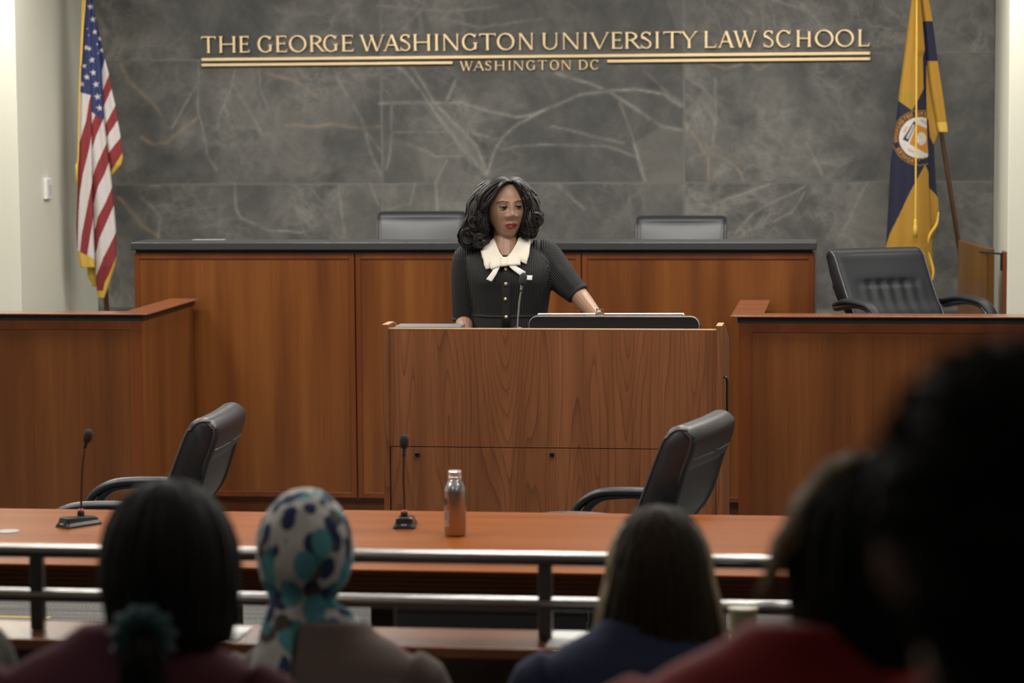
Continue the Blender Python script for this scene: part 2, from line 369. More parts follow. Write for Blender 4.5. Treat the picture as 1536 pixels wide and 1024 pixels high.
# marble wall with per-slab veins
def marble_wall():
    x0, x1, z0, z1 = XL, XR, 0.0, 3.2; st = .009
    nx = int((x1-x0)/st)+1; nz_ = int((z1-z0)/st)+1
    gx = np.linspace(x0, x1, nx); gz = np.linspace(z0, z1, nz_)
    X, Z = np.meshgrid(gx, gz)
    def w2(x, y):
        p = P(x, y, YW); return p.x, p.z
    V = np.zeros_like(X); T = np.zeros_like(X); Pt = np.zeros_like(X)
    rng = np.random.RandomState(3)
    wob = .007
    nxo = np.array([[noise.noise(Vector((a*5, b*5, 0))) for a in gx[::6]] for b in gz[::6]])
    nxo += .45*np.array([[noise.noise(Vector((a*19, b*19, 3))) for a in gx[::6]] for b in gz[::6]])
    nzo = np.array([[noise.noise(Vector((a*5, b*5, 7))) for a in gx[::6]] for b in gz[::6]])
    def up(a): return np.repeat(np.repeat(a, 6, 0), 6, 1)[:nz_, :nx]
    def smooth(a):
        for _ in range(6): a = (a+np.roll(a, 1, 0)+np.roll(a, -1, 0)+np.roll(a, 1, 1)+np.roll(a, -1, 1))/5
        return a
    nzo += .45*np.array([[noise.noise(Vector((a*19, b*19, 11))) for a in gx[::6]] for b in gz[::6]])
    Xd = X+smooth(up(nxo))*wob*1.9; Zd = Z+smooth(up(nzo))*wob*1.9
    def seg(img, pts, wd, amp):
        q = [w2(*p) for p in pts]
        for (ax, az), (bx, bz) in zip(q, q[1:]):
            dx, dz = bx-ax, bz-az; L = dx*dx+dz*dz+1e-9
            t = np.clip(((Xd-ax)*dx+(Zd-az)*dz)/L, 0, 1)
            d = np.hypot(Xd-ax-t*dx, Zd-az-t*dz); wd_ = wd
            np.maximum(img, amp*np.exp(-(d/(wd*.58))**1.2), out=img)
    def poly(pts, amp):
        q = [w2(*p) for p in pts]; ins = np.zeros_like(X, bool)
        for i in range(len(q)):
            (ax, az), (bx, bz) = q[i], q[(i+1) % len(q)]
            c = ((az > Zd) != (bz > Zd)) & (Xd < (bx-ax)*(Zd-az)/(bz-az+1e-12)+ax); ins ^= c
        np.maximum(Pt, amp*ins, out=Pt)
    A = lambda L, s, ox, oy: [(ox+a*s, oy+b*s) for a, b in L]
    a5 = lambda L: A(L, .2865, 180, 90); a6 = lambda L: A(L, .3125, 560, 90); a7 = lambda L: A(L, .2685, 1000, 90); a8 = lambda L: A(L, .4557, 400, 0)
    for L in ([(0, 20), (40, 110), (130, 185), (180, 230), (220, 290)], [(760, 60), (840, 90), (910, 105), (1030, 190)],
              [(870, 340), (1000, 345), (1100, 330), (1200, 350), (1360, 345)], [(110, 400), (170, 440), (240, 440), (310, 380), (400, 310)],
              [(0, 720), (60, 790), (110, 860), (210, 930)]): seg(T, a5(L), .014, .9)
    for L in ([(405, 0), (405, 270), (440, 380), (460, 500), (510, 580)], [(400, 130), (330, 250), (270, 360)], [(610, 50), (590, 130), (550, 230), (515, 310), (515, 350)],
              [(550, 230), (570, 290)], [(600, 130), (660, 230), (740, 390)], [(725, 50), (745, 180), (780, 260)], [(1120, 50), (1180, 180), (1260, 300), (1275, 350), (1310, 480), (1365, 600)],
              [(1275, 360), (1365, 480)], [(600, 650), (615, 780), (640, 830), (780, 890), (960, 900)], [(110, 720), (180, 780), (215, 830), (200, 930)],
              [(1310, 650), (1330, 700), (1370, 790)], [(1140, 660), (1160, 800), (1180, 930)]): seg(V, a5(L), .009, .7)
    for L in ([(120, 30), (230, 160), (310, 260), (370, 340), (440, 440), (545, 550)], [(180, 30), (290, 200), (370, 275), (440, 350), (500, 420), (545, 545)],
              [(40, 205), (280, 205), (430, 205), (560, 250), (680, 275), (760, 265), (840, 230), (990, 170), (1130, 150), (1250, 135), (1400, 160), (1480, 225)],
              [(545, 550), (575, 450), (620, 370), (690, 310), (830, 235)], [(880, 60), (1130, 150), (1270, 240), (1390, 320), (1480, 340)],
              [(1250, 400), (1290, 520), (1300, 580)], [(300, 590), (310, 720)], [(350, 200), (400, 90)]): seg(V, a6(L), .012, .95)
    for L in ([(90, 345), (440, 340), (600, 380)], [(600, 430), (800, 405), (1100, 410), (1280, 470)], [(170, 400), (300, 460), (440, 460), (545, 550)],
              [(360, 480), (300, 590)], [(90, 200), (90, 350), (60, 520)], [(1300, 50), (1490, 220)], [(880, 590), (1010, 720)], [(200, 590), (180, 690), (60, 720)],
              [(1180, 200), (1240, 350), (1250, 400)], [(850, 320), (1000, 350), (1200, 400)]): seg(V, a6(L), .009, .6)
    for L in ([(100, 355), (180, 460), (215, 515)], [(215, 470), (270, 535), (330, 555), (400, 620), (430, 680)], [(240, 530), (235, 670)],
              [(220, 15), (320, 45), (420, 20)], [(460, 15), (520, 50), (580, 20)]): seg(T, a7(L), .010, .95)
    for L in ([(260, 810), (420, 750), (570, 690)], [(390, 970), (480, 860), (620, 770), (780, 700)], [(600, 900), (700, 850), (760, 740)], [(1120, 690), (950, 1024)],
              [(270, 100), (275, 300), (255, 490)], [(780, 460), (870, 640)], [(100, 700), (180, 800), (300, 830)]): seg(V, a7(L), .009, .7)
    for L in ([(500, 40), (430, 110)], [(1370, 80), (1420, 130)], [(370, 20), (600, 40), (760, 20)], [(560, 60), (700, 90), (900, 60)]): seg(V, a8(L), .012, .5)
    poly(a6([(230, 215), (300, 210), (370, 275), (500, 420), (540, 540), (440, 440), (320, 290)]), .9)
    poly(a6([(1250, 400), (1380, 320), (1490, 340), (1490, 590), (1290, 590)]), .8); poly(a6([(1250, 592), (1490, 592), (1490, 750), (1310, 750)]), .7)
    poly(a6([(40, 340), (300, 450), (520, 580), (40, 590)]), .35)
    poly(a6([(40, 592), (500, 592), (400, 760), (40, 760)]), .5)
    poly(a7([(1120, 690), (1240, 690), (1260, 1100), (920, 1100)]), .8); poly(a7([(500, 90), (640, 100), (720, 400), (870, 640), (500, 660), (490, 300)]), .4)
    poly(a8([(1310, 0), (1372, 0), (1372, 130), (1345, 90)]), .8)
    poly(a5([(870, 130), (1080, 120), (1100, 320), (1000, 620), (860, 620), (780, 400)]), .35)
    poly(a5([(1140, 650), (1370, 650), (1370, 940), (1100, 940)]), .45)
    Pt = smooth(Pt) if False else Pt
    # slabs
    xe = [XL, -2.645, -.955, XR+1]; ze = [.18, .88, 1.58, 2.28, 2.98]
    ci = np.searchsorted(xe[1:-1], X); ri = np.searchsorted(ze, Z)
    rnd = rng.rand(10, 10)*40; S = rnd[ri, ci]
    J = np.zeros_like(X)
    for x in xe[1:-1]: J = np.maximum(J, np.exp(-(np.abs(X-x)/.006)**2))
    for z in ze: J = np.maximum(J, .8*np.exp(-(np.abs(Z-z)/.006)**2))
    verts = np.stack([X.ravel(), np.full(X.size, YW), Z.ravel()], 1)
    idx = np.arange(X.size).reshape(nz_, nx)
    f = np.stack([idx[:-1, :-1].ravel(), idx[:-1, 1:].ravel(), idx[1:, 1:].ravel(), idx[1:, :-1].ravel()], 1)
    me = bpy.data.meshes.new('wall_back')
    me.vertices.add(len(verts)); me.vertices.foreach_set('co', verts.ravel())
    me.loops.add(f.size); me.loops.foreach_set('vertex_index', f.ravel())
    me.polygons.add(len(f)); me.polygons.foreach_set('loop_start', np.arange(0, f.size, 4)); me.polygons.foreach_set('loop_total', np.full(len(f), 4))
    me.update(calc_edges=True)
    def ca(nm, r, g, b):
        a = me.attributes.new(nm, 'FLOAT_COLOR', 'POINT')
        a.data.foreach_set('color', np.stack([r.ravel(), g.ravel(), b.ravel(), np.ones(X.size)], 1).ravel().astype(np.float32))
    ca('marble', V, T, Pt); ca('joint', J, J, J)
    a = me.attributes.new('slab', 'FLOAT', 'POINT'); a.data.foreach_set('value', S.ravel().astype(np.float32))
    me.materials.append(MARBLE)
    o = bpy.data.objects.new('wall_back', me); SC.collection.objects.link(o)
    s = o.modifiers.new('s', 'SOLIDIFY'); s.thickness = .1; s.offset = -1
    return tag(o, kind='structure')
marble_wall()

# ceiling lamps as fixtures
for i, (X, Yy) in enumerate(LIT):
    pass

# ------------------------------------------------------------------ wall sign
def glyph(ch, W):
    """list of polygons, cap height 1, width W"""
    S, t, sh, sx = .135, .062, .045, .055
    out = []
    def rect(x0, y0, x1, y1): out.append([(x0, y0), (x1, y0), (x1, y1), (x0, y1)])
    def stem(x, y0=0, y1=1, th=S, top=True, bot=True):
        rect(x-th/2, y0, x+th/2, y1)
        if bot: out.append([(x-th/2-sx, y0), (x+th/2+sx, y0), (x+th/2, y0+sh*1.6), (x-th/2, y0+sh*1.6)])
        if top: out.append([(x-th/2, y1-sh*1.6), (x+th/2, y1-sh*1.6), (x+th/2+sx, y1), (x-th/2-sx, y1)])
    def diag(x0, y0, x1, y1, th): out.append([(x0-th/2, y0), (x0+th/2, y0), (x1+th/2, y1), (x1-th/2, y1)])
    def serif(x, y, wd=.2):
        out.append([(x-wd/2, y), (x+wd/2, y), (x+wd/2, y+sh), (x-wd/2, y+sh)])
    def arc(cx, cy, rx, ry, a0, a1, thick=S, thin=t, n=22, rot=0):
        pts = []
        for i in range(n):
            a = a0+(a1-a0)*i/(n-1); b = a0+(a1-a0)*(i+1)/(n-1)
            if i == n-1: break
            q = []
            for ang, o in ((a, 1), (b, 1), (b, 0), (a, 0)):
                th = thin+(thick-thin)*abs(math.cos(ang-rot))**1.3
                kx = rx-(0 if o else th); ky = ry-(0 if o else thin+(thick-thin)*abs(math.cos(ang-rot))**1.3)
                q.append((cx+kx*math.cos(ang), cy+ky*math.sin(ang)))
            out.append(q)
    if ch == 'T':
        rect(.02, 1-t, W-.02, 1); stem(W/2, top=False)
        out.append([(0, 1-.17), (.03, 1-.17), (.08, 1), (0, 1)]); out.append([(W-.08, 1), (W-.03, 1-.17), (W, 1-.17), (W, 1)])
    elif ch == 'H':
        stem(.12); stem(W-.12); rect(.12, .48, W-.12, .48+t)
    elif ch == 'E':
        stem(.12); rect(.1, 0, W-.03, t); rect(.1, 1-t, W-.06, 1); rect(.1, .49, W-.12, .49+t)
        out.append([(W-.09, 1), (W-.06, .84), (W-.03, .84), (W-.03, 1)]); out.append([(W-.06, 0), (W, .0), (W+.02, .18), (W-.01, .18)]); out.append([(W-.15, .42), (W-.11, .42), (W-.11, .62), (W-.15, .62)])
    elif ch == 'L':
        stem(.12); rect(.1, 0, W-.03, t); out.append([(W-.07, 0), (W, 0), (W+.03, .2), (W, .2)])
    elif ch == 'I': stem(W/2)
    elif ch == 'O': arc(W/2, .5, W/2, .52, 0, 2*PI, n=40, rot=.25)
    elif ch == 'C':
        arc(W/2+.02, .5, W/2, .52, .72, 2*PI-.72, n=32, rot=.15); out.append([(W-.13, .80), (W-.09, .78), (W-.07, 1.0), (W-.11, 1.0)])
    elif ch == 'G':
        arc(W/2+.02, .5, W/2, .52, .75, 2*PI-.75, n=32, rot=.15); rect(W-.2, .06, W-.07, .45); rect(W-.27, .42, W, .42+sh)
        out.append([(W-.17, .82), (W-.12, .80), (W-.10, 1.0), (W-.14, 1.0)])
    elif ch == 'D':
        stem(.12, top=False, bot=False); rect(.0, 0, W*.5, t); rect(.0, 1-t, W*.5, 1); arc(W*.45, .5, W*.55, .5, -PI/2, PI/2)
    elif ch == 'R':
        stem(.12); arc(.30, .74, W*.72-.30+.05, .26, -PI/2, PI/2, n=16); rect(.12, 1-t, .32, 1); rect(.12, .48, .32, .48+t)
        diag(W*.42, .5, W-.1, .0, .15); out.append([(W-.17, 0), (W+.06, 0), (W+.06, .03), (W-.1, .06)])
    elif ch == 'S':
        c = W/2; r = W/2-.02
        arc(c, .75, r, .26, .35, PI*1.25, n=18, thick=.10); arc(c, .26, r+.01, .27, -PI*.75-.1, PI*.28, n=18, thick=.10)
        out.append([(.05, .66), (.16, .58), (W-.05, .36), (W-.1, .46), (.18, .74)])
        out.append([(W-.12, .78), (W-.08, .78), (W-.05, 1), (W-.09, 1)]); out.append([(.03, .0), (.07, .0), (.07, .24), (.02, .24)])
    elif ch == 'N':
        stem(.1, th=t, bot=True, top=True); stem(W-.1, th=t, bot=False); diag(.1, 1, W-.1, 0, .15)
    elif ch == 'U':
        stem(.12, y0=.34, bot=False); stem(W-.11, y0=.34, th=t, bot=False); arc(W/2, .36, W/2-.06, .38, PI, 2*PI, n=20, thick=.11)
    elif ch in 'VWAY':
        if ch == 'V': diag(.12, 1, W/2, 0, .14); diag(W-.1, 1, W/2, 0, .06); serif(.12, 1-sh, .26); serif(W-.1, 1-sh, .2)
        if ch == 'A': diag(.08, 0, W/2, 1, .06); diag(W-.12, 0, W/2, 1, .15); rect(W*.24, .33, W*.74, .33+t); serif(.08, 0, .2); serif(W-.12, 0, .26)
        if ch == 'Y': diag(.1, 1, W/2, .46, .14); diag(W-.08, 1, W/2, .46, .06); stem(W/2, y1=.5, top=False); serif(.1, 1-sh, .24); serif(W-.08, 1-sh, .18)
        if ch == 'W':
            a, b_ = W*.30, W*.70
            diag(.1, 1, a, 0, .13); diag(W*.52, 1, a, 0, .055); diag(W*.46, 1, b_, 0, .13); diag(W-.08, 1, b_, 0, .055)
            serif(.1, 1-sh, .24); serif(W*.48, 1-sh, .22); serif(W-.08, 1-sh, .18)
    return out
sign = thing('wall_sign', 'brass wall lettering naming the law school with double brass rules on grey marble', 'sign', (-1.8, YW, 2.25))
SO = Vector((-1.8, YW, 2.25))
def letter(ch, x0, x1, base, h, dep, off):
    a = P(x0, base, YW).x; b = P(x1, base, YW).x
    z0 = base; W = (b-a)/h; bm = bmesh.new()
    for poly in glyph(ch, W):
        e = random.uniform(0, .0003)
        prism(bm, poly, lambda p, s: Vector((a+p[0]*h, YW-off-(dep if s else 0)-e, zb+p[1]*h))-SO)
    return obj('letter', bm, BRASS, sign)
main = [('T',303.5,325),('H',330,355.3),('E',360.4,375.3),('G',387.5,410.2),('E',415.2,431.5),('O',434.9,461),('R',466,488.7),('G',485.7,508.3),('E',514,531),
 ('W',541,577.7),('A',576.7,600.7),('S',601.4,616.7),('H',621,647),('I',652.9,659),('N',665,689.4),('G',693.5,717.2),('T',719.9,744.3),('O',746.3,772.4),('N',778.5,801),
 ('U',814,838),('N',844,869.4),('I',875.8,881.3),('V',885.3,914.4),('E',917.8,933.7),('R',938,961.8),('S',961.5,977.7),('I',983.5,989),('T',995.7,1021.8),('Y',1021.8,1046.5),
 ('L',1056.6,1073.6),('A',1077.6,1101.3),('W',1100.7,1135),('S',1145.3,1160.6),('C',1163.9,1187.7),('H',1194.4,1217),('O',1222.5,1250.3),('O',1253,1280.8),('L',1286.8,1303.4)]
zb = (P(310, 78, YW).z+P(1300, 70.8, YW).z)/2
for ch, a, b in main: letter(ch, a, b, 75, .0905, .012, .012)
zb = P(795, 105, YW).z
for ch, a, b in [('W',690.6,710),('A',711,727),('S',728.7,737.5),('H',742.8,757.5),('I',762.5,767.5),('N',771,785.6),('G',790,803.5),('T',807.4,821),('O',825.6,838.7),('N',842.8,856.8),('D',868.7,881.8),('C',885.6,899)]:
    letter(ch, a, b, 98, .052, .010, .010)
for (xa, ya, xb, yb, hh) in ((303.5, 89.8, 1305.5, 79.6, .0185), (303.5, 98.3, 680, 93.7, .0165), (911, 92.0, 1305.5, 88.2, .0175)):
    a, b = P(xa, ya, YW), P(xb, yb, YW); zc = (a.z+b.z)/2
    bm = bmesh.new(); box(bm, Vector((a.x, YW-.024, zc-hh/2))-SO, Vector((b.x, YW-.010, zc+hh/2))-SO)
    for px_ in np.linspace(a.x+.2, b.x-.2, 5): box(bm, Vector((px_-.005, YW-.012, zc-.004))-SO, Vector((px_+.005, YW-.0, zc+.004))-SO)
    obj('bar', bm, BRASS, sign, bevel=.003)

# ------------------------------------------------------------------ judge bench
bench = thing('judges_bench', 'long raised cherry bench with three front panels and a dark grey counter', 'bench', (-1.83, 12.35, 0))
def bb(a, b): return B((a[0]+1.83, a[1]-12.35, a[2]), (b[0]+1.83, b[1]-12.35, b[2]))
X0, X1 = -3.482, -.2025
obj('plinth', bb((X0+.02, 12.40, 0), (X1-.02, 13.0, .115)), W_FRAME, bench)
obj('carcass', bb((X0, 12.375, .115), (X1, 12.95, 1.309)), W_ENCL, bench)
seams = [X0, -2.392, -1.300, X1]
for a, b in zip(seams, seams[1:]):
    a += .003; b -= .003
    fr = bmesh.new(); t = .026
    z0, z1 = .13, 1.311
    for q in (((a, 12.35, z0), (a+t, 12.374, z1)), ((b-t, 12.35, z0), (b, 12.374, z1)), ((a+t, 12.35, z1-t), (b-t, 12.374, z1)), ((a+t, 12.35, z0), (b-t, 12.374, z0+t))):
        box(fr, [q[0][0]+1.83, q[0][1]-12.35, q[0][2]], [q[1][0]+1.83, q[1][1]-12.35, q[1][2]])
    pn = obj('panel', bb((a+t, 12.356, z0+t), (b-t, 12.374, z1-t)), W_BENCH, bench)
    f = obj('panel_frame', fr, W_FRAME, pn, bevel=.002)
obj('counter_reveal', bb((X0+.01, 12.36, 1.309), (X1-.01, 12.9, 1.329)), BLACK, bench)
obj('countertop', bb((X0-.008, 12.325, 1.329), (X1+.010, 12.60, 1.367)), COUNTER, bench, bevel=.006)
obj('desk_shelf', bb((X0+.01, 12.72, 1.08), (X1-.01, 13.0, 1.10)), W_ENCL, bench)
for i, (xa, wd) in enumerate(((268, 34), )):
    q = P(330, 362, 12.45)
    tag(obj('paper_or_sheen', B((P(310, 362, 12.5).x-.08, 12.52, 1.3672), (P(310, 362, 12.5).x+.08, 12.58, 1.3690)), plain('counter_sheen', (.30, .31, .33), .5)), 'flat grey strip as painted sheen on the left end of the dark grey counter', 'paper')  # sheen on the counter, built as a lighter grey strip

# dais floor behind the bench
struct('floor', B((X0+.05, 13.0, 0), (XR-.02, 14.45, .30)), CARPET) if False else None

# ------------------------------------------------------------------ side enclosures
def enclosure(name, label, xs, xfar, sgn):
    root = thing(name, label, 'partition', ((xs+xfar)/2, 11.4, 0), 0, 'cherry side partitions'); o = root.location.copy()
    def q(a, b):
        A = Vector((min(a[0], b[0]), min(a[1], b[1]), min(a[2], b[2]))); C = Vector((max(a[0], b[0]), max(a[1], b[1]), max(a[2], b[2])))
        return B(A-o, C-o)
    yb = 12.315; Yf = 11.36; c = .14
    obj('front_panel', q((xs-sgn*.035, Yf+.03, .02), (xfar, Yf+.12, 1.065)), W_ENCL, root, bevel=.004)
    obj('side_panel', q((xs-sgn*.035, Yf+.12, .02), (xs-sgn*.12, yb, 1.065)), W_ENCL, root, bevel=.004)
    fr = bmesh.new()
    for a, b in (((xs-sgn*.033, Yf+.026, 1.025), (xfar, Yf+.03, 1.065)), ((xs-sgn*.033, Yf+.026, .02), (xs-sgn*.09, Yf+.03, 1.025))):
        A = Vector([min(u, v) for u, v in zip(a, b)])-o; C = Vector([max(u, v) for u, v in zip(a, b)])-o; box(fr, A, C)
    obj('frame_strip', fr, W_FRAME, root)
    obj('reveal', q((xs-sgn*.028, Yf+.025, 1.065), (xfar, Yf+.115, 1.091)), BLACK, root)
    obj('reveal', q((xs-sgn*.028, Yf+.12, 1.065), (xs-sgn*.11, yb, 1.091)), BLACK, root)
    bm = bmesh.new(); L = [(xs, Yf), (xfar, Yf), (xfar, Yf+.15), (xs-sgn*c, Yf+.15), (xs-sgn*c, yb), (xs, yb)]
    prism(bm, L, lambda p, s: Vector((p[0], p[1], 1.092+.007*s))-o)
    obj('cap', bm, W_CAP, root, bevel=.002)
    return root
enclosure('side_partition', 'low cherry partition on the left with capped top, below the striped flag', -3.145, -6.2, 1)
enclosure('side_partition', 'low cherry partition on the right with capped top, in front of the black leather chair', -.547, 2.4, -1)

# ------------------------------------------------------------------ gate by the right wall
g0, g1 = P(1437, 360, 13.80), P(1479, 373.2, 13.35)
gz = g0.z
gate = thing('wooden_gate', 'low brown wooden gate leaf standing open beside the right wall', 'gate', (g1.x, g1.y, 0))
d = (g0-g1); d.z = 0; L = d.length; d.normalize(); nrm = Vector((-d.y, d.x, 0))
if nrm.x < 0: nrm = -nrm
pass
bm = bmesh.new(); prism(bm, [(0, .02), (L, .02), (L, gz), (0, gz-.02)], lambda p, s: d*p[0]+nrm*(.045*s)+Vector((0, 0, p[1])))
obj('gate_leaf', bm, wood('gate_veneer', (.10, .045, .012), (.13, .060, .016), (.16, .075, .02)), gate, bevel=.003)
pa, pb_ = P(1503.5, 420, 13.20).x, XR-.001
post = thing('gate_post', 'narrow dark wooden gate post against the cream wall corner', 'post', (pa, 13.2, 0))
obj('post', B((0, -.03, 0), (pb_-pa, .07, 1.275)), W_FRAME, post, bevel=.003)
bk_ = g1-Vector((pa, 13.2, 0))
bm = bmesh.new(); tube(bm, [Vector((bk_.x-.03, bk_.y+.03, 1.262)), Vector((-.004, .0, 1.262))], [.006, .006], 6); tube(bm, [Vector((-.006, 0, 1.262)), Vector((-.006, 0, 1.18))], [.006, .006], 6); obj('bracket', bm, BLACKM, post)

# thermostat on the left return wall
tt = P(69, 283, 13.55); 
q = ray(69, 283); tpar = XL/q[0]; TY = q[1]*tpar; TZ = CH+q[2]*tpar
th = thing('wall_switch', 'small white wall control mounted on the left side wall', 'switch', (XL, TY, TZ))
obj('casing', B((0, -.05, -.055), (.022, .05, .055)), WHITEP, th, bevel=.005)
bm = bmesh.new(); [box(bm, (.022, -.02, -.035+.012*i), (.0235, .03, -.031+.012*i)) for i in range(5)]; obj('vents', bm, plain('grey_plastic', (.4, .4, .4), .5), th)

# ------------------------------------------------------------------ chairs
def rr(x0, x1, y0, y1, r, n=5):
    out = []
    for cx, cy, a in ((x1-r, y1-r, 0), (x0+r, y1-r, PI/2), (x0+r, y0+r, PI), (x1-r, y0+r, 1.5*PI)):
        for i in range(n): out.append((cx+r*math.cos(a+PI/2*i/(n-1)), cy+r*math.sin(a+PI/2*i/(n-1))))
    return out
def office_chair(label, loc, rz, zs=1.0, crease=False, leather=None, lean=.24, ztop=1.0, arms=True, wt=.25):
    """faces local -y"""
    t = thing('conference_chair', label, 'chair', loc, rz, 'black leather chairs around the courtroom')
    LEATHER = leather or LEATHER_
    zt = ztop
    bm = bmesh.new(); lathe(bm, [(.028, .10), (.028, .30), (.022, .30), (.022, .42), (.06, .43), (.06, .45)], 14); obj('gas_column', bm, BLACKM, t, smooth=False)
    for k in range(5):
        a = 2*PI*k/5+.3; c, s = math.cos(a), math.sin(a)
        bm = bmesh.new(); tube(bm, [(c*.02, s*.02, .12), (c*.15, s*.15, .115), (c*.29, s*.29, .08)], [(.03, .024), (.024, .02), (.018, .014)], 8, side=(-s, c, 0)); lg = obj('base_leg', bm, BLACKM, t, smooth=True)
        bm = bmesh.new()
        for e in (-.014, .014):
            ctr = Vector((c*.29-s*e, s*.29+c*e, .028))
            rings = [[ctr+Vector((-s, c, 0))*w_+Vector((c*math.cos(2*PI*j/14), s*math.cos(2*PI*j/14), math.sin(2*PI*j/14)))*.028 for j in range(14)] for w_ in (-.009, .009)]
            loft(bm, rings)
        tube(bm, [(c*.29, s*.29, .03), (c*.29, s*.29, .085)], [.007, .007], 8); obj('caster', bm, BLACK, lg)
    # seat
    bm = bmesh.new()
    for i, (z, e) in enumerate(((.45, .02), (.46, 0), (.52, 0), (.545, .02), (.55, .06))): pass
    rings = [[Vector((x, y, z+.012*math.cos(PI*min(1, abs(x)/.25)) * (1 if z > .5 else 0))) for x, y in rr(-.25+e, .25-e, -.27+e, .22-e, .07)] for z, e in ((.45, .02), (.458, .004), (.50, 0), (.53, .006), (.548, .035), (.553, .08))]
    loft(bm, rings); obj('seat', bm, LEATHER, t, smooth=True)
    # back: profile in (y,z) swept over x, with rolled top
    zb0 = .52; H = zt-zb0
    def prof(u):    # outline going up the front and down the back; returns y,z
        P_ = [(.145, zb0), (.155+lean*.10, zb0+.10), (.155+lean*.42, zb0+H*.45), (.150+lean*.86, zt-.085), (.155+lean*.98, zt-.035), (.175+lean*1.0, zt-.008), (.205+lean*1.02, zt), (.235+lean*1.02, zt-.012), (.255+lean*1.0, zt-.045),
              (.255+lean*.92, zt-.10), (.252+lean*.82, zt-.15), (.268+lean*.48, zb0+H*.42), (.275+lean*.05, zb0+.1), (.265, zb0)]
        return P_
    pr = prof(0); path = crom([(0, y, z) for y, z in pr], 132)
    bm = bmesh.new(); rings = []
    nx = 45
    for i in range(nx):
        s = -1+2*i/(nx-1); edge = max(0, (abs(s)-.90)/.10); sh = .014*edge**2
        cy = sum(p.y for p in path)/len(path); cz = sum(p.z for p in path)/len(path)
        ring = []
        for k, p in enumerate(path):
            hf = (p.z-zb0)/H; wd = .225+(wt-.225)*hf
            x = s*wd; y, z = p.y, p.z
            front = k < 66
            ins = sh*(1 if True else 0)
            if front: y += ins
            elif k > 78: y -= ins*.8
            z -= sh*.8*max(0, (hf-.9)/.1)
            if front and hf < .93: y -= .014*math.cos(s*PI/2)*math.sin(PI*min(1, hf))
            y -= .010*(s*s-.4)
            if crease and front:
                cz_ = zt-.150
                y += .022*math.exp(-((z-cz_)/.008)**2)*max(0, 1-(abs(s)/.72)**4)
                if z < cz_: y += .0045*math.sin(s*24+.5*math.sin(z*30))*math.exp(-((cz_-z)/.12)**2)*max(0, 1-(abs(s)/.8)**4)
            if k > 99 and abs(s) < .84: y -= .008
            ring.append(Vector((x, y, z)))
        rings.append(ring)
    loft(bm, rings); bk = obj('backrest', bm, LEATHER, t, smooth=True)
    # piping
    for sd in (-1, 1):
        bm = bmesh.new(); pts = []
        for k, p in enumerate(path[:108:3]):
            hf = (p.z-zb0)/H; wd = .225+(wt-.225)*hf; pts.append(Vector((sd*wd*.993, p.y-.006+(.012 if k < 22 else -.010), p.z-(.010 if hf > .93 else 0))))
        tube(bm, pts, [.0045]*len(pts), 6); obj('piping', bm, PIPING, bk, smooth=True)
    bm = bmesh.new(); k0 = path[93]
    pts = [Vector((s*wt*.97, k0.y-.010*(s*s-.4)+.001-(.018*max(0, (abs(s)-.86)/.14)**2)*.8, k0.z)) for s in np.linspace(-1, 1, 15)]
    tube(bm, pts, [.003]*15, 6); obj('seam', bm, PIPING, bk, smooth=True)
    if arms:
        for sd in (-1, 1):
            bm = bmesh.new(); x = sd*.285
            tube(bm, [(x*.93, .30, .675), (x, .16, .70), (x, .02, .702), (x, -.08, .690), (x, -.15, .645), (x, -.17, .585)],
                 [(.022, .014), (.029, .015), (.031, .016), (.029, .016), (.024, .015), (.018, .011)], 12, samples=26)
            arm = obj('armrest', bm, LEATHER, t, smooth=True)
            bm = bmesh.new(); tube(bm, [(x*.98, .27, .662), (x, .10, .687), (x, .0, .687), (x, -.085, .668), (x, -.132, .60), (x, -.12, .48), (x*.75, -.06, .448)], [(.020, .014)]*7, 8, samples=26)
            obj('arm_frame', bm, BLACKM, arm, smooth=True)
    return t
def face(dx, dy): return math.atan2(dx, -dy)   # rz so that local -y points to (dx,dy)
office_chair('black leather conference chair seen from the side, behind the left microphone', (-2.53, 8.66, 0), face(-1, -.03), ztop=.99, lean=.17)
office_chair('black leather conference chair seen from the side, right of the podium front', (-.865, 8.57, 0), face(-1, .23), ztop=1.0, lean=.17)
struct('floor', B((-3.42, 12.97, 0), (-.22, 14.45, .45)), CARPET)
struct('floor', B((-.18, 12.3, 0), (.71, 14.45, .30)), CARPET) if False else None
a, b = P(604, 318, 13.1), P(1010, 325, 13.1)
office_chair('glossy black leather chair back rising above the bench, left of the speaker', (a.x, 13.42, .45), face(.05, -1), ztop=a.z-.475, lean=.20, wt=.236)
office_chair('glossy black leather chair back rising above the bench, right of the speaker', (b.x, 13.42, .45), face(.02, -1), ztop=b.z-.475, lean=.20, wt=.236)
c_ = P(1315, 371, 12.1)
struct('floor', B((-.17, 11.52, 0), (XR-.01, 13.1, .42)), CARPET)
tp_ = P(1312, 371, 12.30)
office_chair('black leather armchair with a creased back in the enclosure below the blue and gold flag', (tp_.x+.200, 11.89, .42), face(.45, -.87), ztop=tp_.z-.42, lean=.23, crease=True, wt=.232, leather=plain('matt_black_leather', (.010, .0115, .015), .5, bump=.2, bscale=260, spec=.28))

